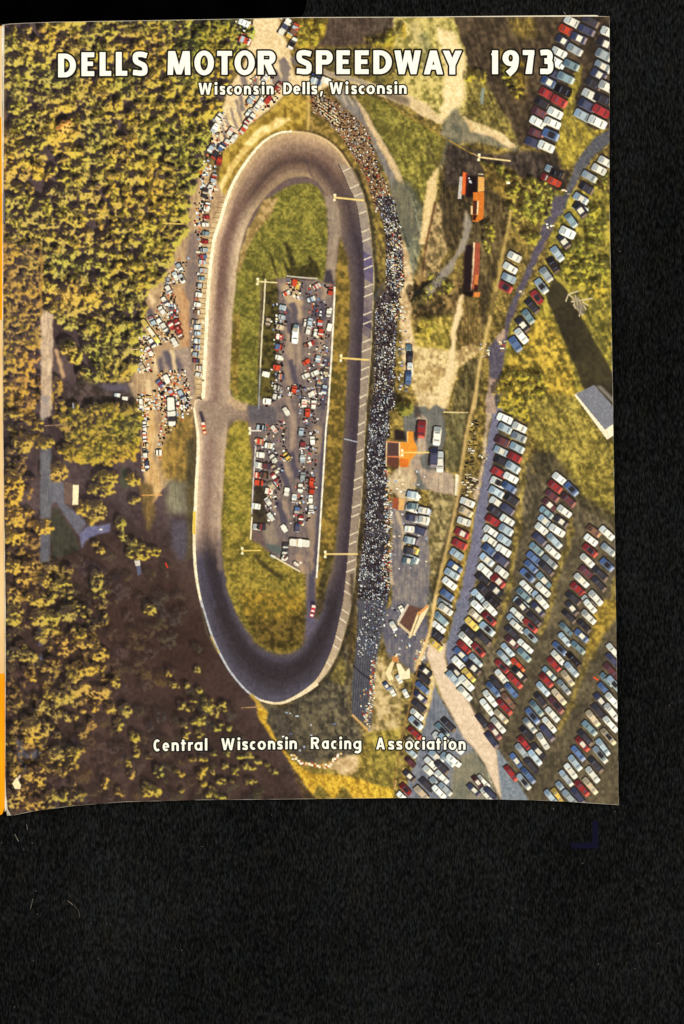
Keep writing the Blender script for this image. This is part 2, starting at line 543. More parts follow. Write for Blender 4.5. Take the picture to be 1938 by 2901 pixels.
# service road behind the stand: tan shoulder, shaded lane
fill(P('b', [(960, 600), (1060, 650), (1230, 800), (1300, 930), (1400, 1090), (1500, 1280), (1590, 1500), (1640, 1700), (1560, 1800), (1480, 1568), (1400, 1300), (1330, 1150), (1270, 1010), (1150, 870), (1000, 700)]),
     rgb(112, 106, 104), rgb(148, 138, 128), TEX_STREAK, soft=3, lab=new_label("access_road"))
fill(P('b', [(1170, 720), (1230, 800), (1300, 930), (1400, 1090), (1500, 1280), (1568, 1470), (1545, 1480), (1440, 1270), (1330, 1060), (1240, 900)]),
     rgb(196, 162, 116), rgb(226, 190, 140), TEX_FINE, soft=4, lab=new_label("sand_track"))
for q in ([(1050, 690), (1110, 780)], [(1100, 680), (1160, 790)], [(1150, 700), (1200, 780)]):
    ribbon(P('b', q), 6, rgb(206, 184, 150), soft=3, alpha=.7)
# d left: shaded lane, tan verge
fill(P('d', [(-80, -120), (60, -120), (160, 60), (150, 300), (120, 480), (60, 660), (0, 560), (-40, 300)]), rgb(92, 92, 82), rgb(134, 124, 100), TEX_STREAK, soft=10, rag=6)
fill(P('d', [(-80, 200), (20, 330), (70, 560), (100, 700), (60, 860), (100, 1100), (60, 1380), (0, 1260), (-20, 800), (-60, 500)]), rgb(186, 148, 104), rgb(222, 184, 138), TEX_BUSH, soft=5)
fill(P('d', [(180, -120), (270, -240), (250, 0), (235, 140), (170, 360), (125, 350), (150, 150)]), rgb(218, 180, 116), rgb(238, 204, 146), TEX_FINE, soft=4, lab=new_label("sand_track"))
fill(P('d', [(240, 20), (310, 100), (350, 360), (250, 560), (150, 660), (110, 600), (170, 380)]), rgb(122, 100, 66), rgb(184, 148, 100), TEX_BUSH, soft=4)
ribbon(P('d', [(245, 30), (170, 370), (150, 560), (130, 670)]), 5, rgb(88, 58, 38), soft=2)
fill(P('d', [(290, -100), (620, -100), (820, 60), (780, 120), (720, 420), (650, 780), (600, 1020), (540, 900), (580, 700), (450, 720), (460, 400), (350, 380), (300, 250)]),
     rgb(58, 48, 38), rgb(92, 76, 50), TEX_STREAK, soft=6, rag=4)
fill(P('d', [(580, 20), (790, 40), (740, 330), (600, 640), (570, 400)]), rgb(74, 60, 42), rgb(112, 92, 58), TEX_STREAK, soft=8)
# lawn and dirt in d
fill(P('d', [(100, 560), (260, 620), (440, 600), (450, 760), (400, 900), (340, 960), (100, 980), (60, 800)]), rgb(70, 58, 40), rgb(136, 106, 62), TEX_BUSH, soft=5, rag=3)
fill(P('d', [(110, 900), (370, 860), (370, 1010), (330, 1160), (180, 1160), (100, 1080)]), rgb(130, 112, 46), rgb(192, 158, 74), TEX_BUSH, soft=6)
fill(P('d', [(380, 1000), (470, 700), (560, 770), (600, 1020), (560, 1120), (430, 1090)]), rgb(86, 70, 40), rgb(140, 110, 62), TEX_STREAK, soft=6)
fill(P('d', [(90, 1100), (360, 1140), (500, 1080), (590, 1120), (500, 1200), (420, 1260), (330, 1568), (130, 1568), (60, 1390)]), rgb(176, 140, 90), rgb(222, 186, 130), TEX_BUSH, soft=5)
fill(P('i', [(0, -20), (220, -20), (230, 80), (200, 130), (140, 80), (90, 100), (60, 0)]), rgb(190, 156, 108), rgb(222, 186, 138), TEX_BUSH, soft=4)
fill(P('d', [(450, 700), (445, 860), (400, 1000), (385, 1150), (395, 1270), (310, 1568), (230, 1600), (340, 1200), (370, 950), (420, 740)]), rgb(228, 192, 134), rgb(242, 210, 158), TEX_FINE, soft=3, lab=new_label("sand_track"))
fill(P('d', [(468, 80), (512, 190), (480, 380), (405, 450), (390, 515), (200, 730), (150, 690), (380, 430), (440, 320)]), rgb(128, 120, 112), rgb(164, 150, 132), TEX_STREAK, soft=3, lab=new_label("access_road"))
fill(P('d', [(470, 1210), (560, 1185), (600, 1150), (560, 1568), (350, 1640), (400, 1400)]), rgb(68, 60, 42), rgb(120, 102, 62), TEX_STREAK, soft=5)

# golden rough ground on the right of the upper road
fill(P('d', [(1130, -60), (1560, -60), (1560, 1568), (680, 1640), (700, 1300), (780, 1000), (930, 700), (1080, 420)]), rgb(104, 94, 44), rgb(156, 134, 52), TEX_BUSH, soft=5)
fill(P('d', [(1120, 880), (1260, 1250), (1300, 1568), (660, 1568), (740, 1300), (860, 1080), (960, 900)]), rgb(112, 95, 40), rgb(194, 154, 56), TEX_BUSH, soft=8)
fill(P('i', [(650, -20), (1240, 0), (1460, 340), (1540, 340), (1540, 960), (1260, 740), (1080, 580), (940, 380), (860, 180), (700, 110)]), rgb(106, 92, 44), rgb(156, 132, 58), TEX_GRASS, soft=6)
fill(P('d', [(1060, 720), (1125, 590), (1215, 685), (1550, 1285), (1580, 1320), (1580, 1600), (1480, 1568), (1338, 1398)]),
     rgb(56, 50, 38), rgb(80, 72, 50), TEX_BROAD, soft=4, rag=2, lab=L_SHADE)
fill(P('i', [(930, 400), (1060, 420), (1200, 600), (1260, 720), (1540, 900), (1540, 1000), (1300, 900), (1000, 780), (880, 760), (860, 560)]), rgb(66, 58, 46), rgb(92, 80, 58), TEX_BROAD, soft=10)
fill(P('i', [(820, 600), (930, 560), (880, 760), (830, 900), (790, 880)]), rgb(120, 102, 48), rgb(160, 130, 56), TEX_BUSH, soft=6)

# car-park ground, lower right
fill(P('s', [(1400, 1180), (1500, 1330), (1560, 1380), (1740, 1490), (1770, 1540), (1770, 2320), (1180, 2320), (1270, 1930), (1330, 1760), (1390, 1500)]),
     rgb(78, 68, 56), rgb(110, 96, 76), 0.6 * TEX_BROAD + 0.4 * TEX_STREAK, soft=6)
for q in ([(1490, 1200), (1482, 1330), (1475, 1420), (1468, 1500), (1452, 1600), (1445, 1660), (1430, 1720), (1410, 1770), (1395, 1830)],
          [(1612, 1460), (1620, 1500), (1600, 1570), (1575, 1640), (1560, 1720), (1545, 1770), (1530, 1800)],
          [(1745, 1640), (1740, 1700), (1710, 1760), (1690, 1830), (1650, 1900), (1630, 1970), (1600, 2040), (1580, 2080)]):
    ribbon(P('s', q), [16, 18, 18, 18, 17, 16, 15, 12, 8][:len(q)], rgb(102, 86, 50), rgb(150, 124, 64), TEX_BUSH, soft=4, rag=6)
fill(P('l', [(1400, 0), (1540, 0), (1540, 130), (1440, 260), (1330, 420), (1280, 420), (1330, 250)]), rgb(126, 102, 44), rgb(176, 140, 56), TEX_BUSH, soft=6, rag=4)

# i: land between the stand and the fence
fill(P('i', [(-40, 90), (130, 80), (140, 110), (200, 60), (260, 110), (270, 330), (230, 560), (160, 700), (60, 700), (-40, 560)]), rgb(98, 98, 96), rgb(126, 122, 114), TEX_STREAK, soft=5, lab=new_label("access_road"))
fill(P('i', [(240, 120), (440, 130), (400, 400), (370, 570), (270, 560), (230, 420), (270, 300)]), rgb(84, 78, 56), rgb(128, 112, 70), TEX_STREAK, soft=5)
fill(P('i', [(60, 120), (130, 180), (130, 420), (70, 460), (100, 540), (330, 580), (335, 740), (200, 720), (120, 680), (60, 560), (-20, 540), (-20, 470), (60, 420)]),
     rgb(150, 134, 122), rgb(206, 176, 142), TEX_STREAK, soft=5, lab=new_label("sand_track"))
fill(P('i', [(140, 700), (330, 740), (350, 800), (290, 1040), (240, 1240), (190, 1420), (60, 1200), (60, 1050), (150, 900)]), rgb(112, 96, 62), rgb(160, 136, 92), TEX_BUSH, soft=5)
fill(P('i', [(-60, 1100), (60, 1180), (160, 1400), (190, 1520), (120, 1640), (-60, 1640)]), rgb(86, 80, 66), rgb(136, 128, 108), TEX_STREAK, soft=6)
fill(P('i', [(340, 800), (310, 1060), (240, 1260), (180, 1520), (150, 1520), (210, 1240), (270, 1040)]), rgb(56, 48, 36), soft=6, alpha=.8)
# strip of parked cars left of the grey-blue road
fill(P('i', [(370, 560), (470, 600), (500, 700), (470, 860), (440, 1060), (390, 1250), (340, 1480), (300, 1660), (200, 1660), (260, 1300), (330, 1000)]), rgb(72, 60, 46), rgb(128, 102, 54), TEX_BUSH, soft=5)
fill(P('i', [(470, 860), (490, 830), (450, 1090), (390, 1340), (340, 1568), (310, 1568), (380, 1280), (430, 1060)]), rgb(150, 118, 50), rgb(180, 142, 64), TEX_BUSH, soft=4, rag=3)
# k/h: lanes between stand and stalls
fill(P('h', [(1400, 800), (1568, 780), (1700, 900), (1720, 1300), (1700, 1568), (1440, 1568), (1420, 1200), (1440, 1000)]), rgb(104, 100, 108), rgb(150, 138, 128), TEX_STREAK, soft=5, lab=new_label("access_road"))
fill(P('h', [(1450, 560), (1568, 470), (1620, 600), (1580, 800), (1480, 760), (1400, 640)]), rgb(170, 140, 112), rgb(214, 184, 142), TEX_STREAK, soft=4)
for q in ([(1470, 860), (1520, 1000), (1530, 1140)], [(1420, 1250), (1440, 1400)], [(1400, 560), (1440, 720)], [(1560, 700), (1600, 900)]):
    ribbon(P('h', q), 12, rgb(206, 178, 140), soft=5, alpha=.8)
fill(P('k', [(1340, 100), (1500, 0), (1700, 120), (1740, 420), (1600, 560), (1480, 440), (1400, 420)]), rgb(92, 90, 104), rgb(130, 122, 122), TEX_STREAK, soft=6, lab=new_label("access_road"))
fill(P('k', [(1320, 420), (1420, 430), (1500, 620), (1540, 760), (1500, 980), (1270, 990), (1290, 760)]), rgb(140, 116, 70), rgb(200, 166, 118), TEX_BUSH, soft=6)
fill(P('k', [(1500, 560), (1700, 560), (1660, 800), (1560, 1100), (1480, 1300), (1440, 1470), (1380, 1470), (1440, 1200), (1500, 960)]), rgb(84, 72, 48), rgb(150, 124, 66), TEX_BUSH, soft=6)
# meadow at the very bottom
fill(P('k', [(1180, 1020), (1300, 980), (1500, 950), (1500, 1180), (1460, 1480), (880, 1480), (700, 1230), (640, 1120), (900, 1230)]), rgb(116, 100, 46), rgb(156, 132, 58), TEX_GRASS, soft=8)
fill(P('k', [(440, 760), (650, 775), (880, 625), (1030, 430), (1090, 300), (1150, 480), (1130, 860), (1240, 990), (1190, 1150), (1000, 1190), (900, 1235), (760, 1195), (640, 1110), (480, 900)]),
     rgb(66, 60, 54), rgb(112, 102, 80), 0.5 * TEX_BUSH + 0.5 * TEX_STREAK, soft=9, rag=6)
fill(P('k', [(950, 560), (1060, 380), (1110, 500), (1090, 640), (980, 600)]), rgb(98, 88, 52), rgb(140, 122, 62), TEX_BUSH, soft=8, rag=4)
fill(P('k', [(430, 740), (520, 830), (510, 900), (560, 980), (620, 1090), (720, 1210), (850, 1290), (1120, 1300), (1300, 1360), (1450, 1400), (1450, 1480), (1160, 1480), (1080, 1370), (1010, 1480), (900, 1360), (850, 1450), (740, 1290), (650, 1160), (560, 1030), (450, 880)]),
     rgb(176, 132, 36), rgb(228, 180, 56), TEX_FINE, soft=4, rag=2)
fill(P('k', [(560, 830), (640, 1000), (700, 1120), (820, 1200), (900, 1220), (860, 1180), (740, 1050), (640, 900)]), rgb(72, 64, 58), rgb(96, 86, 76), TEX_STREAK, soft=5)
fill(P('k', [(960, 1240), (1080, 1150), (1200, 1150), (1180, 1260), (1080, 1300)]), rgb(196, 160, 110), rgb(224, 188, 140), TEX_BUSH, soft=6)

# blue-grey and sand roads, lower right
fill(P('l', [(180, 590), (250, 760), (330, 900), (470, 1100), (560, 1250), (660, 1480), (-60, 1480), (60, 1150), (100, 960), (150, 800)]), rgb(100, 104, 116), rgb(136, 138, 146), TEX_STREAK, soft=4, lab=new_label("access_road"))
fill(P('l', [(330, 1180), (480, 1110), (600, 1300), (640, 1480), (300, 1480)]), rgb(112, 112, 100), rgb(144, 134, 112), TEX_STREAK, soft=8)
fill(P('l', [(640, 1090), (720, 1190), (800, 1330), (890, 1490), (680, 1490), (650, 1300)]), rgb(112, 120, 130), rgb(138, 144, 152), TEX_FINE, soft=3, lab=new_label("access_road"))
fill(P('l', [(160, 480), (190, 620), (160, 760), (110, 930), (70, 1000), (120, 760), (150, 590)]), rgb(212, 172, 110), rgb(232, 196, 142), TEX_BUSH, soft=3, rag=3)
fill(P('i', [(575, -10), (632, -10), (622, 110), (585, 240), (572, 460), (535, 650), (500, 790), (470, 760), (540, 500), (560, 260)]), rgb(176, 146, 122), rgb(200, 168, 136), TEX_FINE, soft=3)
fill(P('i', [(630, -10), (690, -10), (690, 110), (655, 250), (640, 380), (612, 560), (582, 860), (540, 1100), (492, 1350), (458, 1500), (430, 1640), (345, 1640), (355, 1568), (402, 1350), (452, 1100), (492, 860), (540, 620), (562, 480), (600, 200), (622, 110)]),
     rgb(108, 106, 124), rgb(124, 122, 142), TEX_FINE, soft=3, lab=new_label("access_road"))
fill(P('l', [(355, 0), (460, 0), (430, 170), (390, 300), (345, 400), (300, 540), (262, 420), (275, 330), (320, 150)]), rgb(104, 106, 122), rgb(124, 124, 140), TEX_FINE, soft=3, lab=new_label("access_road"))
fill(P('l', [(125, 400), (150, 320), (275, 325), (262, 420), (300, 560), (430, 740), (550, 960), (642, 1100), (662, 1300), (684, 1490), (650, 1420), (560, 1220), (480, 1100), (400, 1020), (330, 880), (250, 740), (180, 560)]),
     rgb(216, 184, 152), rgb(232, 202, 170), TEX_FINE, soft=2, lab=new_label("sand_track"))
# upper road
fill(P('c', [(1545, 955), (1440, 1010), (1330, 1130), (1270, 1250), (1200, 1420), (1120, 1600), (1180, 1600), (1250, 1430), (1330, 1280), (1420, 1140), (1545, 1055)]), rgb(82, 82, 88), rgb(104, 102, 108), TEX_FINE, soft=4, lab=new_label("access_road"))
fill(P('d', [(1130, -20), (1000, 300), (920, 520), (830, 720), (770, 860), (755, 980), (690, 1040), (640, 1110), (650, 1350), (712, 1350), (745, 1280), (770, 1100), (792, 960), (850, 800), (930, 620), (1010, 440), (1100, 260), (1215, -20)]),
     rgb(84, 78, 90), rgb(104, 96, 108), TEX_FINE, soft=3, lab=new_label("access_road"))
fill(P('d', [(640, 1340), (712, 1340), (690, 1440), (700, 1600), (610, 1600), (630, 1450)]), rgb(150, 128, 116), rgb(176, 150, 132), TEX_FINE, soft=4, lab=new_label("access_road"))
fill(P('d', [(690, 1040), (755, 960), (760, 1040), (700, 1080)]), rgb(186, 154, 128), soft=4)

# golden bank round the top of the oval
fill(P('b', [(640, 690), (810, 690), (800, 970), (600, 985), (450, 1070), (340, 1210), (230, 1400), (170, 1600), (100, 1600), (160, 1300), (200, 1090), (320, 1000), (440, 890), (560, 800)]),
     rgb(140, 112, 42), rgb(196, 160, 66), TEX_BUSH, soft=3, rag=2)
fill(P('b', [(600, 870), (700, 880), (600, 950), (480, 1010), (360, 1130), (260, 1260), (190, 1400), (130, 1568), (140, 1440), (230, 1230), (340, 1080), (460, 950)]), rgb(222, 180, 96), rgb(252, 220, 146), TEX_BUSH, soft=5, rag=3)
fill(P('f', [(95, 0), (170, 0), (120, 200), (100, 340), (60, 340), (80, 150)]), rgb(206, 166, 92), rgb(236, 200, 130), TEX_BUSH, soft=4)
fill(P('b', [(835, 690), (880, 740), (1060, 1000), (1160, 1150), (1250, 1330), (1330, 1600), (1240, 1600), (1190, 1340), (1080, 1120), (960, 1020), (850, 975)]), rgb(112, 94, 42), rgb(168, 136, 68), TEX_BUSH, soft=3)
ribbon(P('b', [(820, 690), (822, 860), (815, 985)]), [10, 9, 8], rgb(206, 168, 88), soft=2)
# plaza and lane at the top
fill(P('b', [(410, 130), (600, 130), (618, 230), (690, 350), (695, 480), (720, 560), (860, 560), (1000, 620), (880, 690), (830, 700), (640, 700), (590, 760), (440, 880), (340, 970), (250, 1070), (190, 1120), (110, 1130), (100, 960), (140, 870), (190, 780), (230, 640), (320, 540), (400, 300)]),
     rgb(222, 184, 128), rgb(246, 214, 164), TEX_FINE, soft=4, rag=3, lab=new_label("sand_track"))
for q, w in (([(330, 560), (350, 640)], 14), ([(420, 560), (420, 640)], 16), ([(620, 430), (650, 540), (640, 640)], 22), ([(560, 520), (600, 640)], 26), ([(310, 700), (340, 830)], 12),
             ([(280, 740), (330, 900)], 8), ([(240, 800), (300, 960)], 7), ([(205, 850), (260, 1000)], 7), ([(165, 880), (215, 1040)], 8), ([(140, 980), (170, 1100)], 10), ([(640, 420), (680, 520)], 10), ([(740, 480), (700, 420)], 20)):
    ribbon(P('b', q), w, rgb(116, 106, 106), soft=4, alpha=.85)

# outside pit ground, left of the back straight
fill(P('s', [(574, 470), (540, 560), (528, 640), (505, 690), (478, 750), (450, 800), (415, 826), (412, 905), (392, 965), (400, 1005), (370, 1080), (390, 1160), (404, 1290), (410, 1420), (470, 1380), (530, 1300), (552, 1160), (562, 1120), (580, 900), (592, 760), (612, 620), (640, 560), (600, 480)]),
     rgb(160, 128, 98), rgb(206, 170, 122), TEX_STREAK, soft=5)
fill(P('e', [(1400, 260), (1480, 240), (1470, 700), (1440, 1200), (1440, 1480), (1370, 1400), (1380, 900), (1370, 500)]), rgb(122, 108, 106), rgb(150, 126, 108), TEX_STREAK, soft=6)
fill(P('e', [(1330, 640), (1400, 780), (1405, 1110), (1350, 1110), (1290, 900), (1280, 720)]), rgb(176, 124, 84), rgb(210, 166, 116), TEX_STREAK, soft=5)
fill(P('e', [(1200, 1130), (1400, 1110), (1440, 1480), (1380, 1568), (1320, 1300), (1180, 1250)]), rgb(148, 130, 118), rgb(178, 152, 130), TEX_FINE, soft=5)
for q, w in (([(1230, 1130), (1290, 1290)], 22), ([(1190, 1180), (1200, 1300)], 14), ([(1300, 1180), (1340, 1290)], 16), ([(1100, 820), (1130, 900)], 20), ([(1270, 780), (1290, 900)], 24), ([(1220, 560), (1240, 640)], 14)):
    ribbon(P('e', q), w, rgb(92, 86, 96), soft=6, alpha=.9)
for q in ([(1090, 700), (1140, 780)], [(1270, 1120), (1300, 1300)], [(1090, 1350), (1130, 1568)], [(960, 1370), (1010, 1568)], [(1130, 1150), (1160, 1290)]):
    ribbon(P('e', q), 13, rgb(232, 196, 146), soft=4, alpha=.9)
# bank beside the waiting cars
fill(P('g', [(1060, 0), (1130, 0), (1150, 300), (1120, 460), (1180, 560), (1200, 700), (1130, 820), (1080, 640), (1050, 480)]), rgb(196, 150, 92), rgb(228, 184, 126), TEX_STREAK, soft=4)
fill(P('g', [(1230, 200), (1400, 100), (1440, 200), (1450, 480), (1400, 640), (1240, 640), (1180, 520), (1210, 400)]), rgb(108, 90, 50), rgb(184, 144, 66), 0.5 * TEX_STREAK + 0.5 * TEX_BUSH, soft=12, rag=9)
fill(P('g', [(1380, 340), (1450, 300), (1450, 700), (1420, 1200), (1370, 1240), (1380, 800)]), rgb(74, 66, 50), rgb(104, 92, 60), TEX_STREAK, soft=6)
fill(P('g', [(1240, 650), (1390, 630), (1380, 880), (1215, 895)]), rgb(112, 107, 90), rgb(142, 134, 112), TEX_STREAK, soft=14, rag=9)
fill(P('g', [(1260, 925), (1390, 920), (1390, 1225), (1320, 1235), (1275, 1110)]), rgb(84, 77, 86), rgb(96, 88, 96), TEX_FINE, soft=10, rag=7)
fill(P('g', [(1030, 640), (1130, 660), (1150, 900), (1100, 1010), (1070, 900)]), rgb(98, 82, 54), rgb(140, 110, 62), TEX_STREAK, soft=6)
# ================================================================== OVAL TRACK
OUT = np.concatenate([
    P('b', [(700, 968), (600, 978), (480, 1048), (370, 1178), (270, 1338), (200, 1500)]),
    P('f', [(172, 140), (130, 255), (108, 345), (85, 560), (70, 760), (60, 1000), (50, 1200), (38, 1480)]),
    P('g', [(1450, 30), (1436, 90), (1452, 200), (1464, 300), (1464, 450), (1455, 600), (1447, 800), (1438, 1000), (1440, 1200), (1453, 1350), (1475, 1480)]),
    P('k', [(16, 0), (58, 130), (108, 280), (168, 410), (238, 530), (328, 642), (398, 702), (470, 748), (560, 768), (630, 765), (700, 738), (800, 684), (880, 622), (960, 532), (1030, 402), (1075, 270), (1110, 140), (1140, 0)]),
    P('h', [(1165, 1300), (1177, 1100), (1206, 800), (1226, 450), (1246, 100)]),
    P('f', [(1275, 1200), (1290, 900), (1300, 600), (1290, 400), (1265, 180), (1232, 10)]),
    P('b', [(1190, 1340), (1140, 1240), (1060, 1120), (970, 1040), (880, 995), (800, 974)])])
INN = np.concatenate([
    P('b', [(830, 1310), (760, 1300), (690, 1312), (610, 1350), (520, 1430), (440, 1530)]),
    P('f', [(400, 130), (345, 260), (310, 400), (290, 560), (275, 750), (258, 900), (250, 1150), (240, 1400), (236, 1568)]),
    P('h', [(215, 120), (216, 300), (207, 400), (190, 700), (175, 1000), (190, 1250), (225, 1450)]),
    P('k', [(248, 0), (280, 80), (340, 190), (430, 315), (520, 380), (600, 404), (690, 398), (765, 352), (820, 260), (900, 130)]),
    P('h', [(930, 1500), (1000, 1250), (1030, 1000), (1065, 500), (1085, 200)]),
    P('f', [(1100, 1400), (1120, 1000), (1130, 700), (1110, 450), (1050, 290), (985, 60)]),
    P('b', [(960, 1500), (935, 1420), (890, 1350)])])


def resample(p, n, closed=True):
    q = np.vstack([p, p[:1]]) if closed else p
    # Catmull-Rom smoothing
    m = len(p)
    pts = []
    for k in range(m if closed else m - 1):
        p0, p1, p2, p3 = (p[(k - 1) % m], p[k], p[(k + 1) % m], p[(k + 2) % m]) if closed else (p[max(k - 1, 0)], p[k], p[k + 1], p[min(k + 2, m - 1)])
        for t in np.linspace(0, 1, 12, endpoint=False):
            pts.append(0.5 * (2 * p1 + (p2 - p0) * t + (2 * p0 - 5 * p1 + 4 * p2 - p3) * t * t + (3 * p1 - p0 - 3 * p2 + p3) * t ** 3))
    if not closed:
        pts.append(p[-1])
    q = np.array(pts + ([pts[0]] if closed else []))
    d = np.r_[0, np.cumsum(np.linalg.norm(np.diff(q, axis=0), axis=1))]
    t = np.linspace(0, d[-1], n, endpoint=not closed)
    return np.stack([np.interp(t, d, q[:, 0]), np.interp(t, d, q[:, 1])], 1)


NO = 520
out = resample(OUT, NO)
inn_d = resample(INN, 1600)
# nearest inner point for each outer point, smoothed so the strips do not cross
idx = np.array([np.argmin(((inn_d - o) ** 2).sum(1)) for o in out])
idx = np.unwrap(idx * 2 * np.pi / 1600) * 1600 / (2 * np.pi)
k_ = np.ones(25) / 25
pad = 30
e_ = np.concatenate([idx[-pad:] - np.round((idx[-1] - idx[0]) / 1600) * 1600, idx, idx[:pad] + np.round((idx[-1] - idx[0]) / 1600) * 1600])
idx = np.convolve(e_, k_, 'same')[pad:-pad]
inn = inn_d[np.round(idx).astype(int) % 1600]

# colour across the track: wall side (t=0) to infield (t=1), by place round the oval
def ramp(ts, cols):
    cols = np.array(cols, float) / 255
    return lambda t: np.array([np.interp(t, ts, cols[:, k]) for k in range(3)])


R_LEFT = ramp([0, .10, .22, .42, .58, .78, 1], [(240, 206, 162), (216, 180, 140), (194, 159, 128), (116, 91, 82), (124, 99, 88), (180, 151, 124), (204, 174, 138)])
R_TOP = ramp([0, .08, .25, .45, .66, .85, 1], [(214, 176, 126), (196, 160, 118), (170, 138, 110), (134, 108, 92), (92, 74, 68), (130, 106, 88), (166, 138, 104)])
R_RIGHT = ramp([0, .3, .45, .6, .8, 1], [(92, 84, 88), (84, 74, 80), (70, 59, 66), (76, 65, 72), (92, 80, 82), (104, 90, 80)])
R_BOT = ramp([0, .12, .35, .55, .75, .92, 1], [(96, 92, 104), (86, 81, 94), (71, 64, 71), (59, 51, 55), (61, 53, 58), (82, 75, 86), (92, 84, 82)])
R_MID = ramp([0, .1, .25, .45, .7, 1], [(244, 212, 168), (212, 178, 144), (168, 141, 122), (136, 112, 101), (168, 141, 119), (180, 154, 128)])
R_TR = ramp([0, .1, .25, .5, .7, .88, 1], [(196, 162, 118), (176, 144, 110), (150, 122, 100), (114, 92, 82), (86, 70, 68), (118, 98, 86), (150, 124, 96)])
R_UR = ramp([0, .2, .34, .5, .7, .88, 1], [(150, 130, 110), (140, 120, 102), (96, 82, 80), (84, 70, 70), (108, 92, 84), (140, 120, 104), (150, 126, 100)])
# key positions as (x, y, ramp) round the oval; blended by distance
KEYS = [(790, 375, R_TOP), (690, 470, R_TOP), (620, 640, R_LEFT), (590, 800, R_LEFT), (578, 1050, R_MID), (560, 1290, R_MID), (553, 1470, R_MID), (556, 1610, R_BOT),
        (600, 1800, R_BOT), (780, 1990, R_BOT), (930, 1900, R_BOT), (985, 1750, R_BOT), (1006, 1610, R_RIGHT), (1030, 1300, R_RIGHT), (1053, 900, R_RIGHT), (1050, 700, R_RIGHT),
        (1030, 570, R_UR), (975, 440, R_TR), (880, 378, R_TOP)]
kp = np.array([(x, y) for x, y, _ in KEYS])
K = 26
GRV = np.random.default_rng(9).random((K, 80))
GRV[:, :60] = (GRV[:, :60] + np.roll(GRV[:, :60], 1, 1) + np.roll(GRV[:, :60], 2, 1)) / 3
fill(out, rgb(110, 92, 88), lab=L_TRACK)
for s_ in range(NO):
    a0, a1 = out[s_], out[(s_ + 1) % NO]
    b0, b1 = inn[s_], inn[(s_ + 1) % NO]
    d = np.sqrt(((kp - a0) ** 2).sum(1))
    o2 = np.argsort(d)[:2]
    wa = d[o2[1]] / (d[o2[0]] + d[o2[1]] + 1e-9)
    wa = np.clip((wa - 0.5) * 2, 0, 1) * 0.5 + 0.5
    wa = wa * wa * (3 - 2 * wa) if wa > .5 else wa
    f0, f1 = KEYS[o2[0]][2], KEYS[o2[1]][2]
    for q in range(K):
        t0, t1 = q / K, (q + 1) / K
        t = (q + .5) / K
        col = (f0(t) * wa + f1(t) * (1 - wa)) * (1 + 0.09 * (GRV[q % K, s_ // 10] - .5) + 0.07 * (GRV[q % K, 60] - .5))
        e = 0.25
        quad([a0 + (b0 - a0) * t0 - (a1 - a0) * e, a1 + (b1 - a1) * t0 + (a1 - a0) * e, a1 + (b1 - a1) * (t1 + .02) + (a1 - a0) * e, a0 + (b0 - a0) * (t1 + .02) - (a1 - a0) * e], col, L_TRACK, False)
m = LB == L_TRACK
Cb = blur(C, 1)
mi = blur(m.astype(np.float32), 3) > 0.985
C[mi] = Cb[mi]
C[m] *= (0.93 + 0.14 * (0.5 * TEX_STREAK + 0.5 * TEX_FINE))[m][:, None]

# worn streaks at the two turns
for q, w, c, al in ((P('h', [(20, 1180), (60, 1350), (130, 1568)]), 10, (84, 80, 104), .45), (P('h', [(60, 1150), (110, 1400), (180, 1568)]), 8, (66, 58, 72), .5), (P('h', [(110, 1250), (160, 1450), (215, 1568)]), 10, (62, 52, 62), .4),
                    (P('h', [(150, 1120), (170, 1300)]), 16, (150, 126, 110), .5), (P('b', [(780, 1150), (850, 1310), (960, 1460)]), 3, (84, 72, 80), .8), (P('f', [(200, 660), (225, 750), (262, 820)]), 2, (96, 82, 84), .7), (P('h', [(30, 420), (110, 640), (180, 830)]), 2, (112, 96, 90), .6)):
    ribbon(q, w, rgb(*c), soft=4, alpha=al)

# inner ground: grass of the infield
GR0, GR1 = rgb(102, 98, 42), rgb(150, 138, 58)
up = np.concatenate([P('b', [(640, 1400), (720, 1362), (830, 1356), (900, 1400), (950, 1500)]), P('f', [(965, 150), (965, 300), (950, 520), (1010, 640), (590, 600), (470, 640), (440, 1568), (360, 1535), (310, 1522), (265, 1490), (240, 1400), (250, 1150), (260, 900), (275, 750), (290, 560), (310, 440), (380, 230), (490, 30)])])
fill(up, GR0, GR1, TEX_GRASS, soft=2, rag=2, lab=L_GRASS)
fill(P('f', [(490, 20), (600, 0), (540, 140), (430, 260), (360, 400), (310, 560), (290, 560), (315, 420), (385, 220)]), rgb(150, 122, 68), rgb(186, 152, 98), TEX_BUSH, soft=5, rag=3)
fill(P('f', [(270, 850), (320, 850), (300, 1480), (250, 1400), (255, 1000)]), rgb(112, 96, 42), rgb(160, 132, 60), TEX_BUSH, soft=5)
lo_ = np.concatenate([P('h', [(250, 205), (310, 182), (370, 200), (400, 420), (400, 1080), (450, 1100), (560, 1190), (760, 1310), (800, 1310), (806, 1568)]), P('k', [(800, 100), (790, 260), (760, 350), (690, 394), (600, 400), (520, 375), (430, 310), (340, 190), (280, 80), (250, 0)]), P('h', [(225, 1450), (190, 1250), (175, 1000), (190, 700), (207, 400), (228, 250)])])
fill(lo_, rgb(108, 98, 40), rgb(166, 142, 56), TEX_GRASS, soft=2, rag=2, lab=L_GRASS)
fill(P('h', [(250, 220), (370, 220), (390, 420), (395, 1000), (300, 1000), (200, 900), (220, 500)]), rgb(120, 112, 42), rgb(172, 150, 58), TEX_GRASS, soft=6)
fill(P('k', [(330, 60), (800, 0), (790, 260), (750, 350), (600, 395), (430, 310)]), rgb(70, 60, 30), rgb(120, 98, 42), TEX_BUSH, soft=14)
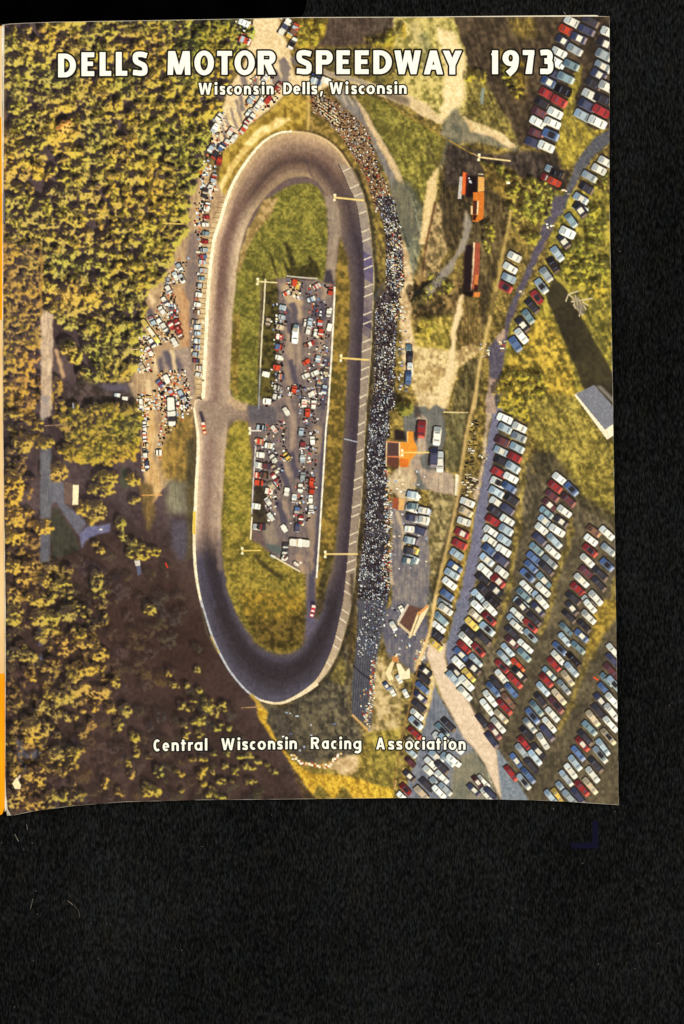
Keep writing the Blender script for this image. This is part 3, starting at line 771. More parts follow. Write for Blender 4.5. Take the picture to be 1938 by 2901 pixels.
fill(P('k', [(300, -60), (790, -60), (760, 100), (520, 150), (340, 110)]), rgb(112, 96, 38), rgb(176, 140, 46), TEX_BUSH, soft=14)
ribbon(P('h', [(420, 1180), (520, 1290), (620, 1350)]), 12, rgb(72, 64, 40), soft=4, alpha=.85)
fill(P('f', [(580, 600), (480, 640), (470, 1000), (450, 1200), (450, 1568), (560, 1568), (600, 1000), (600, 700)]), rgb(58, 54, 34), rgb(104, 92, 44), TEX_BUSH, soft=4, lab=L_GRASS)
# right-hand grass strip
rs = np.concatenate([P('f', [(1050, 290), (1110, 450), (1130, 700), (1120, 1000), (1100, 1400)]), P('h', [(1085, 200), (1065, 500), (1030, 1000), (1000, 1250), (930, 1500), (880, 1590), (872, 1350), (900, 1000), (930, 600), (965, 0)]), P('f', [(985, 1300), (1018, 700), (1020, 560)])])
fill(rs, rgb(104, 88, 40), rgb(156, 126, 54), TEX_BUSH, soft=2, rag=2, lab=L_GRASS)
fill(P('h', [(880, 1590), (930, 1500), (1000, 1250), (1015, 1120), (960, 1180), (900, 1400)]), rgb(66, 58, 38), rgb(96, 84, 46), TEX_BUSH, soft=5)
# pit road that leaves the upper turn
fill(P('f', [(945, -10), (1005, -10), (1040, 100), (1060, 260), (1025, 420), (1025, 640), (935, 640), (955, 480), (970, 300), (968, 150)]), rgb(134, 118, 106), rgb(164, 144, 122), TEX_STREAK, soft=3, lab=L_TRACK)
fill(P('f', [(945, 540), (990, 530), (1015, 640), (940, 640)]), rgb(74, 66, 72), soft=4)

# pit paddock
pit = np.concatenate([P('f', [(600, 610), (660, 585), (890, 605), (945, 640), (1012, 650), (1000, 900), (965, 1568)]), P('h', [(930, 600), (880, 1350), (860, 1568), (815, 1568), (800, 1320), (760, 1290), (560, 1180), (490, 1080), (480, 960), (410, 940), (415, 600), (430, 380), (380, 190), (370, 80), (450, 90), (455, 20)]), P('f', [(560, 1520), (620, 1000), (600, 760)])])
fill(pit, rgb(102, 92, 94), rgb(140, 122, 112), TEX_STREAK, soft=2, lab=L_PIT)
fill(P('h', [(-20, 60), (190, 60), (300, 80), (370, 110), (370, 190), (300, 180), (220, 200), (160, 300), (40, 300)]), rgb(142, 122, 108), rgb(160, 138, 118), TEX_FINE, soft=12, lab=L_TRACK)
fill(P('h', [(240, 0), (290, 40), (375, 66), (375, 110), (300, 110), (220, 60)]), rgb(176, 144, 112), rgb(196, 164, 128), TEX_FINE, soft=4)
fill(P('h', [(375, 75), (560, 90), (600, 200), (380, 200)]), rgb(92, 86, 92), rgb(108, 100, 102), TEX_FINE, soft=4, lab=L_PIT)
for o, q, w, c in (('f', [(640, 640), (700, 780), (760, 900)], 26, (206, 172, 128)), ('f', [(700, 640), (760, 800)], 16, (214, 176, 126)), ('f', [(650, 860), (680, 1040), (700, 1240)], 20, (176, 148, 120)), ('f', [(740, 1000), (760, 1240)], 14, (180, 152, 124)),
                   ('f', [(640, 1240), (700, 1480)], 8, (190, 156, 120)), ('f', [(930, 760), (960, 640)], 16, (176, 150, 124)), ('f', [(920, 1000), (900, 1200)], 18, (168, 142, 118)), ('h', [(660, 0), (710, 200), (700, 400)], 12, (176, 148, 124)), ('h', [(620, 480), (690, 600)], 14, (172, 148, 126)),
                   ('h', [(550, 720), (600, 900)], 8, (184, 154, 124)), ('h', [(640, 780), (680, 920)], 8, (176, 148, 122)), ('h', [(520, 960), (560, 1100)], 30, (150, 134, 116)), ('h', [(890, 220), (880, 430)], 20, (170, 142, 112)), ('h', [(840, 880), (850, 1300)], 17, (158, 132, 110)), ('h', [(740, 1180), (790, 1320)], 14, (190, 152, 116))):
    ribbon(P(o, q), w, rgb(*c), soft=6, alpha=.8)
for o, q, w in (('h', [(945, 200), (915, 620), (870, 1340)], 13), ('h', [(850, 1330), (840, 1568)], 18), ('f', [(960, 1180), (930, 1568)], 13), ('f', [(700, 780), (740, 960)], 16), ('f', [(860, 760), (880, 900)], 18), ('f', [(940, 900), (920, 760)], 14), ('h', [(600, 500), (660, 640), (680, 720)], 16), ('f', [(640, 800), (690, 1000)], 18), ('f', [(690, 1200), (740, 1420)], 16), ('h', [(690, 420), (740, 620)], 16), ('h', [(590, 780), (640, 960)], 18)):
    ribbon(P(o, q), w, rgb(82, 76, 90), soft=5, alpha=.85)
fill(P('h', [(500, 1100), (590, 1110), (640, 1150), (600, 1180), (540, 1150)]), rgb(96, 102, 98), soft=3)
fill(P('k', [(812, 0), (868, 0), (905, 80), (870, 200), (800, 300), (795, 180)]), rgb(92, 86, 104), rgb(106, 98, 114), TEX_FINE, soft=6, lab=L_TRACK)
fill(P('k', [(880, 20), (960, -80), (930, 60), (880, 150), (865, 90)]), rgb(74, 64, 50), rgb(96, 82, 60), TEX_BUSH, soft=4, lab=L_GRASS)
# shadows of the paddock sheds on the grass
for q in ([(635, 330), (668, 330), (735, 500), (690, 520)], [(655, 520), (760, 510), (880, 470), (915, 590), (660, 590)], [(815, 430), (835, 430), (880, 500), (840, 520)], [(485, 540), (497, 540), (500, 600), (478, 600)], [(530, 400), (545, 410), (600, 590), (570, 560)], [(600, 350), (670, 540), (655, 550)]):
    fill(P('f', q), rgb(52, 48, 32), rgb(70, 62, 36), TEX_FINE, soft=2, lab=L_GRASS, alpha=.9)

# banked pale strip with white cross lines on the right straight
band_o = np.concatenate([P('k', [(800, 684), (880, 622), (960, 532), (1030, 402), (1075, 270), (1110, 140), (1140, 0)]), P('h', [(1165, 1300), (1177, 1100), (1206, 800), (1226, 450), (1246, 100)]), P('f', [(1275, 1200), (1290, 900), (1300, 600), (1290, 400), (1265, 180), (1232, 10)]), P('b', [(1190, 1340), (1140, 1240)])])
band_i = np.concatenate([P('k', [(790, 672), (862, 604), (930, 500), (990, 360), (1025, 240), (1050, 120), (1075, 0)]), P('h', [(1108, 1200), (1125, 1000), (1150, 700), (1175, 400), (1195, 60)]), P('f', [(1213, 1100), (1222, 900), (1230, 700), (1225, 400), (1200, 200), (1170, 30)]), P('b', [(1115, 1380), (1080, 1290), (1040, 1210)])])
bo, bi = resample(band_o, 60, False), resample(band_i, 60, False)
for s_ in range(59):
    y = bo[s_][1]
    c = np.interp(y, [460, 640, 720, 745, 800, 830, 900, 940, 980, 1100, 1400, 1700, 1850, 1960], np.arange(14))
    cols = np.array([(170, 148, 124), (152, 138, 126), (150, 136, 126), (104, 94, 124), (104, 92, 118), (142, 128, 118), (122, 108, 112), (84, 74, 92), (146, 130, 116), (150, 134, 120), (142, 126, 112), (150, 132, 116), (176, 152, 126), (224, 192, 150)], float) / 255
    col = np.array([np.interp(c, np.arange(14), cols[:, k]) for k in range(3)])
    fill([bo[s_], bo[s_ + 1] + (bo[s_ + 1] - bo[s_]) * .1, bi[s_ + 1] + (bi[s_ + 1] - bi[s_]) * .1, bi[s_]], col * .95, col * 1.05, TEX_FINE, lab=L_APRON)
for y in list(range(480, 1900, 39)):
    k = int(np.argmin(abs(bo[:, 1] - y)))
    tn = bo[min(k + 1, 59)] - bo[max(k - 1, 0)]
    a = bo[k]
    b = bi[int(np.argmin(abs((bi - a) @ (tn / np.linalg.norm(tn)))))]
    ribbon([a, b], 3.4, rgb(222, 202, 172), lab=L_APRON)
ribbon(resample(bi, 80, False), 3, rgb(72, 62, 68), soft=0, alpha=.7)
ribbon(bo + (1.5, 0), 3.5, rgb(206, 184, 150), soft=0, alpha=.65)
ribbon(bo + (9, 3), 11, rgb(58, 52, 42), rgb(78, 68, 50), TEX_BUSH, soft=3, alpha=.95)

# ladder strip and white wall on the left
ribbon(np.concatenate([P('b', [(480, 1050), (370, 1182), (270, 1342), (205, 1500)]), P('f', [(160, 140), (112, 260), (86, 350), (62, 560), (45, 760), (34, 1000), (24, 1200), (12, 1470)])]), [6, 9, 12, 16, 20, 23, 25, 25, 24, 22, 21, 19], rgb(190, 158, 112), rgb(224, 192, 142), TEX_FINE, soft=1, lab=L_APRON)
for k in range(40):
    y = 560 + k * 14.3
    xr = np.interp(y, [560, 660, 700, 780, 850, 940, 1020, 1126], [640, 606, 598, 588, 583, 579, 575, 571])
    ribbon([(xr, y), (xr - 18, y - 1)], 2.4, rgb(146, 114, 80), lab=L_APRON)
wall = resample(np.concatenate([P('b', [(700, 973), (600, 985), (480, 1056), (370, 1186), (270, 1346), (208, 1500)]), P('f', [(178, 140), (137, 260), (115, 350), (90, 560), (75, 760), (64, 1000), (54, 1200), (42, 1486)])]), 60, False)
ribbon(wall, np.interp(np.arange(60), [0, 8, 20, 59], [5, 7, 9, 9.5]), rgb(250, 226, 176), rgb(255, 242, 208), TEX_FINE, lab=L_APRON)
ribbon(resample(P('b', [(700, 978), (800, 982), (880, 1004), (965, 1048), (1050, 1126), (1130, 1244)]), 30, False), 5, rgb(222, 186, 132), lab=L_APRON)
ribbon(resample(P('b', [(720, 962), (800, 970), (885, 990), (980, 1038), (1065, 1118), (1142, 1238), (1192, 1338)]), 30, False), 4, rgb(62, 50, 34), soft=2, alpha=.8)
ribbon(resample(P('g', [(1436, 90), (1452, 200), (1466, 300), (1466, 450), (1457, 600), (1448, 800), (1438, 1000), (1441, 1200), (1455, 1350), (1478, 1480), (1500, 1568)]), 50, False), np.interp(np.arange(50), [0, 6, 20, 40, 49], [4, 8, 9, 8, 6]), rgb(246, 218, 168), rgb(255, 238, 204), TEX_FINE, lab=L_APRON)
ribbon(P('g', [(1440, 860), (1437, 1000), (1437, 1030)]), 8, rgb(240, 196, 76), lab=L_APRON)
ribbon(resample(P('k', [(22, 0), (62, 130), (112, 280), (172, 410), (242, 530), (332, 642), (402, 704), (475, 748)]), 40, False), 6, rgb(160, 162, 170), rgb(196, 196, 200), TEX_FINE, lab=L_APRON)
ribbon(P('k', [(98, 265), (130, 345), (160, 395)]), 6, rgb(190, 162, 104), lab=L_APRON)
ribbon(resample(P('k', [(455, 740), (560, 764), (630, 760), (700, 732), (800, 676), (885, 612)]), 30, False), [*np.linspace(6, 8, 15), *np.linspace(8, 15, 15)], rgb(226, 196, 150), rgb(250, 226, 186), TEX_FINE, lab=L_APRON)
ribbon(P('k', [(30, 60), (70, 250), (140, 380)]), 5, rgb(92, 82, 66), soft=2)
ribbon(P('k', [(390, 700), (440, 750), (470, 790)]), 9, rgb(190, 150, 60), soft=2)

# ================================================================== TREES
FOREST = np.concatenate([P('s', [(-6, 40), (712, 40), (708, 90), (671, 172), (636, 250), (608, 325), (584, 390), (574, 478), (543, 536), (536, 560), (526, 638), (505, 688), (478, 746), (450, 798), (417, 822), (412, 905), (394, 962), (400, 1004), (362, 1076), (322, 1088), (240, 1088), (220, 1050), (185, 1000), (165, 900), (112, 880), (112, 700), (-6, 700)])])
forest_low = P('s', [(-6, 690), (112, 690), (112, 1120), (100, 1170), (-6, 1170)])
gap = np.clip(1.35 - 1.6 * st(0.5 * noise(70, seed=11) + 0.5 * noise(130, 200, seed=12), 2.2) + (XX / 600.0) * 0.75 + np.clip((YY - 500) / 700.0, 0, 1) * 0.35, 0.10, 1)
for x_, w_, al in ((92, 16, .9), (70, 10, .4)):
    gap *= 1 - al * np.exp(-((XX - x_) / w_) ** 2) * (YY < 560)
og = oblique(34, 120, 8)
gap = np.clip(gap * (0.25 + 2.0 * st(og, 2.6)) + np.clip((XX - 300) / 200, 0, .8) + .12, 0.10, 1)
trees = spread(FOREST, 760, (11, 25), gap, 0.58)
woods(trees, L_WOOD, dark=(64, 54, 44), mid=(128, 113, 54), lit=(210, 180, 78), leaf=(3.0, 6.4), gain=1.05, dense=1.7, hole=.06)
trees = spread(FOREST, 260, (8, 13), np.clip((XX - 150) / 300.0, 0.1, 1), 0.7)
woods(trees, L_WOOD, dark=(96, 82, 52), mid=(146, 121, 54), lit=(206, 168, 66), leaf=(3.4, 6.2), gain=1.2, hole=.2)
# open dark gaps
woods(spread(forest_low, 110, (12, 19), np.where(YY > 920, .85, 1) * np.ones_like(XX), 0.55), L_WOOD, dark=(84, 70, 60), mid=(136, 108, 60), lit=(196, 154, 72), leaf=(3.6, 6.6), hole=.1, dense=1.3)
# village road and drives
fill(P('e', [(300, 820), (390, 860), (390, 1150), (380, 1568), (303, 1568), (305, 1100)]), rgb(166, 142, 124), rgb(218, 184, 150), TEX_STREAK, soft=3, lab=L_DRIVE)
fill(P('e', [(300, 300), (316, 420), (310, 900), (295, 900)]), rgb(156, 120, 56), rgb(186, 142, 70), TEX_FINE, soft=3)
fill(P('e', [(318, 1110), (370, 1150), (372, 1330), (318, 1340)]), rgb(108, 104, 112), soft=6)
fill(P('e', [(400, 1120), (430, 1120), (480, 1330), (455, 1345)]), rgb(190, 150, 110), soft=3)
fill(P('e', [(620, 1360), (940, 1370), (1000, 1480), (1010, 1600), (430, 1600), (480, 1440)]), rgb(66, 55, 52), rgb(96, 82, 78), TEX_BUSH, soft=14, rag=10)
fill(P('e', [(700, 1375), (930, 1375), (970, 1440), (820, 1430)]), rgb(98, 90, 100), soft=8)
fill(P('g', [(303, 0), (380, 0), (376, 150), (330, 165), (320, 185), (303, 180)]), rgb(120, 114, 118), rgb(160, 140, 124), TEX_STREAK, soft=2, lab=L_DRIVE)
fill(P('g', [(303, 380), (378, 390), (375, 700), (370, 940), (366, 1230), (296, 1235), (300, 900)]), rgb(92, 90, 98), rgb(112, 110, 116), TEX_STREAK, soft=2, lab=L_DRIVE)
fill(P('g', [(372, 640), (470, 640), (480, 810), (570, 870), (645, 945), (580, 1035), (440, 830), (410, 780), (372, 810)]), rgb(98, 96, 106), rgb(114, 112, 122), TEX_FINE, soft=2, lab=L_DRIVE)
fill(P('g', [(585, 1030), (650, 965), (740, 965), (820, 945), (815, 1010), (720, 1030), (630, 1080), (608, 1140)]), rgb(104, 102, 130), rgb(120, 118, 146), TEX_FINE, soft=2, lab=L_DRIVE)
fill(P('g', [(380, 830), (430, 840), (570, 1040), (590, 1140), (380, 1230), (375, 900)]), rgb(64, 62, 54), rgb(80, 76, 64), TEX_STREAK, soft=5)
fill(P('g', [(900, 520), (940, 560), (960, 700), (890, 680)]), rgb(84, 84, 70), soft=5)
fill(P('j', [(280, 170), (330, 180), (345, 320), (290, 345), (275, 240)]), rgb(90, 86, 104), soft=5)
fill(P('j', [(280, 410), (315, 410), (320, 470), (280, 490)]), rgb(100, 98, 116), soft=4)
fill(P('j', [(115, 1040), (165, 1035), (190, 1120), (250, 1130), (320, 1060), (315, 1150), (200, 1190), (190, 1290), (155, 1290), (130, 1130)]), rgb(102, 98, 108), rgb(122, 116, 124), TEX_STREAK, soft=3)
fill(P('g', [(290, 1290), (330, 1290), (330, 1400), (290, 1410)]), rgb(88, 88, 98), soft=5)

# reddish autumn crown near the top left
woods([(182, 360, 16, 22)], L_WOOD, dark=(150, 104, 60), mid=(212, 150, 76), lit=(250, 200, 110))
# grove right of the village road
grove = np.concatenate([P('g', [(480, 150), (560, 100), (760, 80), (1040, 60), (1050, 230), (1000, 420), (940, 490), (720, 490), (520, 480), (440, 410), (540, 340)])])
woods(spread(grove, 75, (13, 21), None, 0.5), L_WOOD, dark=(88, 76, 46), mid=(138, 116, 52), lit=(196, 158, 60), leaf=(3.8, 7), hole=.06, dense=1.3)
woods(spread(P('e', [(330, 1340), (450, 1340), (470, 1600), (500, 1700), (400, 1700), (330, 1500)]), 12, (12, 18), None, .6), L_WOOD, mid=(146, 116, 54), lit=(196, 150, 64))
# separate trees in the shade, lower left: (x, y, rx, ry)
solo = []


def tree_at(o, *lst):
    for zx, zy, rx, ry in lst:
        p = P(o, [(zx, zy)])[0]
        f_ = 1.2 if p[0] < 330 else 1.05
        solo.append((p[0], p[1], rx * S6 * f_, ry * S6 * f_))


tree_at('g', (165, 360, 70, 58), (110, 130, 60, 25), (290, 220, 30, 40), (330, 360, 60, 40), (400, 570, 88, 75), (90, 700, 80, 130), (110, 900, 90, 70), (100, 1040, 70, 65), (325, 970, 62, 60),
        (620, 830, 60, 50), (710, 850, 70, 70), (780, 610, 85, 50), (750, 700, 95, 45), (670, 930, 30, 30), (990, 620, 60, 45), (1000, 780, 45, 30), (890, 950, 35, 55), (910, 1040, 30, 40), (980, 1090, 45, 40), (1030, 1160, 100, 60), (1150, 1160, 40, 30),
        (90, 1270, 60, 55), (220, 1270, 55, 35), (370, 1280, 38, 35), (175, 1370, 48, 35), (340, 1370, 45, 40), (470, 1395, 60, 25), (300, 1500, 100, 50), (90, 1480, 55, 60), (740, 1150, 28, 24), (710, 1090, 22, 24), (715, 1370, 42, 70), (770, 1460, 25, 28), (520, 1470, 22, 32))
tree_at('j', (100, 110, 60, 70), (290, 130, 60, 60), (380, 130, 60, 60), (500, 100, 60, 50), (580, 50, 40, 30), (630, 100, 32, 20), (770, 108, 22, 14), (1105, 70, 48, 46), (105, 390, 48, 35), (210, 420, 60, 36), (300, 270, 40, 28), (370, 220, 60, 26), (470, 380, 42, 36), (460, 300, 40, 30),
        (600, 245, 34, 34), (530, 220, 24, 18), (620, 325, 70, 26), (740, 400, 60, 40), (720, 350, 30, 30), (700, 290, 26, 12), (620, 510, 130, 44), (540, 540, 36, 50), (240, 575, 28, 22), (350, 510, 28, 20), (580, 640, 90, 55), (470, 710, 95, 50), (360, 690, 60, 34), (730, 690, 70, 42), (760, 670, 40, 28), (240, 715, 32, 16),
        (310, 780, 50, 40), (390, 810, 40, 40), (850, 590, 26, 50), (870, 630, 22, 18), (820, 810, 34, 40), (930, 820, 44, 48), (880, 920, 38, 48), (270, 950, 100, 62), (230, 1030, 60, 24), (220, 880, 44, 20), (490, 860, 26, 32), (550, 870, 20, 20), (700, 805, 18, 20), (620, 820, 18, 16),
        (410, 1130, 55, 45), (540, 1140, 42, 45), (450, 1200, 24, 24), (270, 1290, 90, 46), (460, 1270, 24, 30), (110, 1460, 60, 70), (250, 1510, 70, 44), (385, 1450, 42, 44), (470, 1450, 28, 40), (300, 1360, 22, 24), (1000, 1010, 38, 40), (1005, 1120, 26, 46), (955, 1200, 18, 44), (970, 1290, 26, 36), (1105, 1160, 24, 20), (1175, 1270, 36, 46), (1120, 1420, 72, 46), (1070, 1380, 26, 30),
        (890, 1420, 30, 34), (780, 1350, 20, 40), (1290, 630, 32, 36), (1250, 550, 20, 20), (1380, 630, 16, 18), (1480, 665, 26, 24), (1460, 520, 18, 28), (1345, 780, 36, 32), (1430, 745, 24, 14), (1400, 805, 26, 12), (1535, 770, 40, 50), (1360, 930, 26, 22), (1430, 908, 18, 16), (1490, 900, 30, 40), (1385, 1000, 34, 26), (1480, 990, 34, 30),
        (1435, 1185, 26, 14), (1495, 1180, 22, 18), (1310, 1270, 24, 12), (1345, 1300, 18, 14), (1480, 1280, 40, 26), (1510, 1245, 24, 14), (1510, 1360, 20, 14), (1350, 1410, 16, 14), (100, 1270, 28, 30))
tree_at('k', (80, 790, 48, 34), (130, 830, 34, 36), (190, 790, 40, 30), (20, 670, 28, 22), (20, 880, 34, 34), (130, 960, 36, 20), (240, 950, 24, 18), (170, 920, 22, 10), (120, 1140, 24, 18), (215, 1135, 22, 20), (315, 1165, 18, 10), (385, 1150, 36, 26), (360, 1225, 34, 22), (445, 1200, 28, 22), (405, 1250, 24, 12), (205, 1225, 20, 20),
        (40, 1180, 28, 16), (40, 1250, 30, 18), (120, 1275, 30, 18), (280, 1270, 30, 24), (560, 1270, 30, 20), (200, 1345, 60, 22), (395, 1345, 42, 26), (45, 1360, 22, 12), (120, 1390, 30, 16), (95, 1440, 36, 22), (20, 1310, 20, 20), (520, 1220, 14, 8), (180, 1460, 40, 10))
order = np.argsort([-t[2] * t[3] for t in solo])
solo = [solo[k] for k in order]
L_SMALL0 = L_SMALL = new_label("scattered_trees", "small sunlit crowns scattered over the dark ground", "stuff")
labs = [new_label("tree") if k < 90 else L_SMALL for k in range(len(solo))]
dimwood = P('s', [(120, 1560), (420, 1580), (510, 1640), (540, 1800), (620, 1960), (690, 2060), (740, 2190), (780, 2290), (-10, 2330), (-10, 1600)])
woods(spread(dimwood, 190, (12, 24), None, .62), None, dark=(66, 53, 49), mid=(76, 61, 56), lit=(90, 74, 64), leaf=(3.6, 8), gain=.6, hole=.35, cast=.4)
woods(spread(P('s', [(10, 1160), (100, 1160), (105, 1560), (290, 1650), (300, 1950), (240, 2150), (230, 2285), (14, 2290)]), 120, (11, 21), None, .6), L_SMALL0, dark=(66, 55, 46), mid=(112, 92, 54), lit=(168, 136, 68), leaf=(3.0, 6.2), hole=.22, dim=.12, cast=.6, dense=1.5)
woods([(rng.uniform(18, 90), y_, rng.uniform(14, 24), rng.uniform(12, 20)) for y_ in np.arange(1150, 2290, 34)] + spread(P('s', [(60, 1560), (300, 1600), (330, 1900), (300, 2100), (60, 2200)]), 34, (10, 18)), L_SMALL0, dark=(72, 60, 52), mid=(110, 90, 56), lit=(160, 128, 64), leaf=(3.4, 6.5), hole=.45, dim=.22)
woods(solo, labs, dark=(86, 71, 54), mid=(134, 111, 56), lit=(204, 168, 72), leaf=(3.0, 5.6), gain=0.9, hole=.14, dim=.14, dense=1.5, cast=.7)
for o, q, c0, c1 in (('e', [(308, 850), (352, 880), (388, 920), (388, 1060), (350, 1080), (380, 1150), (384, 1568), (306, 1568), (312, 1100)], (166, 140, 118), (224, 190, 152)), ('g', [(303, 0), (380, 0), (376, 150), (330, 165), (320, 185), (303, 180)], (150, 138, 132), (188, 164, 142)),
                     ('g', [(303, 420), (378, 430), (375, 700), (372, 905), (300, 915)], (98, 96, 102), (120, 117, 121)), ('g', [(300, 1030), (368, 1035), (366, 1230), (296, 1235)], (92, 90, 98), (112, 110, 116)), ('g', [(372, 645), (470, 645), (480, 800), (400, 790), (372, 810)], (100, 98, 106), (116, 113, 121))):
    fill(P(o, q), rgb(*c0), rgb(*c1), TEX_STREAK, soft=2, rag=1.5, lab=L_DRIVE)
# bushes on the right side
hedge = []
for o, poly, n, r in (('c', [(790, 1380), (1000, 1330), (1110, 1420), (1100, 1568), (1020, 1660), (760, 1640), (780, 1480)], 30, (9, 14)), ('d', [(900, 20), (1090, 0), (1080, 120), (1010, 170), (920, 130)], 14, (9, 14)), ('d', [(890, 260), (1020, 270), (1000, 330), (910, 330)], 7, (7, 11)),
                      ('d', [(1200, 400), (1390, 230), (1480, 300), (1380, 440), (1530, 520), (1530, 700), (1400, 690), (1250, 620), (1180, 520)], 42, (9, 14)), ('d', [(1350, 60), (1480, 80), (1480, 230), (1330, 200)], 12, (9, 13)), ('c', [(1400, 1320), (1535, 1290), (1535, 1390), (1420, 1400)], 9, (8, 12)),
                      ('d', [(700, 1380), (800, 1300), (1000, 1280), (1060, 1420), (900, 1568), (720, 1568)], 34, (9, 14)), ('i', [(640, 0), (800, 0), (860, 120), (740, 120)], 12, (8, 12)), ('c', [(480, 530), (600, 540), (610, 600), (500, 590)], 6, (6, 10)), ('c', [(760, 480), (880, 560), (900, 720), (840, 720), (740, 560)], 12, (6, 10)),
                      ('d', [(180, 560), (300, 600), (420, 640), (380, 720), (250, 760), (120, 720)], 12, (8, 12)), ('d', [(620, 160), (690, 200), (640, 420), (590, 300)], 8, (7, 11)), ('d', [(1380, 440), (1540, 480), (1540, 760), (1440, 720)], 16, (9, 14)), ('i', [(700, 110), (860, 120), (880, 200), (780, 160)], 6, (7, 10)), ('d', [(110, 880), (230, 900), (330, 960), (220, 1060), (130, 1020)], 9, (6, 9)), ('c', [(600, 1180), (720, 1230), (860, 1320), (780, 1330), (640, 1260)], 7, (6, 9)), ('b', [(0, 150), (280, 150), (300, 350), (120, 380), (0, 330)], 22, (9, 14)), ('b', [(740, 160), (940, 160), (880, 320), (760, 350)], 18, (8, 12)), ('b', [(1260, 310), (1550, 180), (1568, 240), (1300, 340)], 10, (6, 9))):
    hedge += spread(P(o, poly), n, r, None, 0.5)
L_BUSH = new_label("roadside_bushes", "golden bushes along the roads and car parks", "stuff")
woods(hedge, L_BUSH, dark=(84, 72, 40), mid=(136, 116, 46), lit=(198, 162, 58), leaf=(3.4, 6), hole=.36)
L_T1 = new_label("tree", "round green tree beside the stand")
woods([(P('m', [(500, 820)])[0][0], P('m', [(500, 820)])[0][1], 26, 21)], L_T1, dark=(70, 60, 34), mid=(112, 98, 44), lit=(166, 140, 64), leaf=(4, 6), hole=.05, dense=1.6)
fill(P('m', [(640, 760), (710, 740), (760, 960), (640, 960)]), rgb(66, 56, 54), soft=4, alpha=.7)
L_T2 = new_label("tree", "dark bushy tree beside the footpath")
woods([(P('d', [(110, 740)])[0][0], P('d', [(110, 740)])[0][1], 26, 22)], L_T2, dark=(44, 38, 30), mid=(62, 52, 34), lit=(112, 92, 50), leaf=(4, 6), hole=.1, dense=1.5)

# long low-sun streaks over the open ground on the right
OBL = st(0.5 * oblique(7, 34, 1) + 0.3 * oblique(13, 70, 2) + 0.2 * N9, 2.2)
open_g = (1 - 0.75 * ((YY > 1500) & (XX > 1400))) * np.clip((XX - 1050 + 0.1 * (YY - 600)) / 80, 0, 1) * ((LB == 0) | (LB == L_BUSH))
open_g = open_g * np.clip(1 - (C.mean(-1) - .46) * 5, 0, 1)
C *= (1 + (0.34 * OBL - 0.12) * open_g)[..., None]
C *= np.where(((LB == 0) & (XX > 1050))[..., None], np.array([1.0, 1.03, 1.02], np.float32), np.float32(1))
C *= (1 + (0.13 * HOLE - 0.07) * np.where(((LB == 0) & (XX > 800)) | (LB == L_GRASS), 1.0, 0.25))[..., None]

# ================================================================== SPECTATORS
st1 = P('b', [(835, 700), (900, 700), (1010, 745), (1140, 850), (1250, 950), (1300, 1090), (1340, 1250), (1400, 1360), (1460, 1568), (1320, 1568), (1250, 1330), (1160, 1160), (1060, 1010), (960, 900), (850, 830)])
fill(st1, rgb(112, 84, 60), rgb(160, 122, 84), TEX_FINE, soft=3, lab=L_CROWD)
for q in range(5):
    ribbon(P('b', [(870 + q * 8, 712 + q * 26), (1020 + q * 10, 800 + q * 34)]), 4.5, rgb(58, 46, 42), lab=L_CROWD)
    ribbon(P('b', [(872 + q * 8, 722 + q * 26), (1022 + q * 10, 810 + q * 34)]), 3.5, rgb(232, 200, 150), lab=L_CROWD)
dk = [rgb(46, 38, 42), rgb(66, 52, 48), rgb(58, 46, 58)]
warm = [rgb(252, 232, 196), rgb(248, 214, 160), rgb(255, 248, 228), rgb(226, 176, 112), rgb(196, 70, 46), rgb(180, 196, 208)]
cool = [rgb(226, 226, 228), rgb(200, 206, 216), rgb(158, 172, 196), rgb(120, 136, 170), rgb(250, 244, 232), rgb(226, 222, 216), rgb(96, 104, 130)]
dots(st1, 900, dk, (3, 6), (2, 5), L_CROWD)
dots(st1, 520, warm, (2, 4), (2, 4), L_CROWD)
CD = np.clip(st(0.5 * N18 + 0.3 * N9 + 0.2 * N40, 3.0) * 1.1, .08, 1)
mute = [rgb(140, 122, 112), rgb(118, 104, 100), rgb(164, 150, 142), rgb(96, 84, 84)]
st2 = P('f', [(1320, -10), (1450, -10), (1490, 180), (1520, 420), (1530, 600), (1490, 760), (1470, 1000), (1460, 1400), (1460, 1568), (1300, 1568), (1310, 1100), (1320, 780), (1390, 660), (1400, 420), (1380, 200)])
fill(st2, rgb(58, 49, 50), rgb(96, 82, 80), TEX_FINE, soft=3, lab=L_CROWD)
dots(st2, 1100, dk, (3, 6), (3, 6), L_CROWD)
dots(st2, 560, mute + cool[3:4], (2, 3.2), (2, 3.2), L_CROWD)
dots(st2, 620, warm[:3] + cool[:3] + cool[4:6], (2, 3.4), (2, 3.4), L_CROWD, CD)
dots(P('f', [(1410, 160), (1500, 200), (1560, 560), (1500, 700), (1450, 640), (1420, 400)]), 190, warm, (2, 6), (2, 4), L_CROWD)
dots(P('f', [(1430, 760), (1540, 800), (1540, 920), (1430, 900)]), 60, warm, (3, 7), (2, 5), L_CROWD)
st3 = P('h', [(1300, -10), (1460, -10), (1420, 120), (1420, 310), (1390, 340), (1390, 460), (1400, 620), (1420, 1000), (1420, 1040), (1410, 1140), (1420, 1420), (1400, 1568), (1180, 1568), (1200, 1300), (1230, 1050), (1245, 800), (1255, 480), (1260, 360), (1270, 200)])
fill(st3, rgb(54, 48, 54), rgb(76, 68, 72), TEX_FINE, soft=3, lab=L_CROWD)
dots(st3, 1100, dk, (3, 6), (3, 6), L_CROWD)
dots(st3, 700, mute + cool[3:4] + [rgb(84, 88, 110)], (2, 3.2), (2, 3.2), L_CROWD)
dots(st3, 760, cool[:3] + cool[:2] + cool[4:6], (2, 3.4), (2, 3.4), L_CROWD, CD)
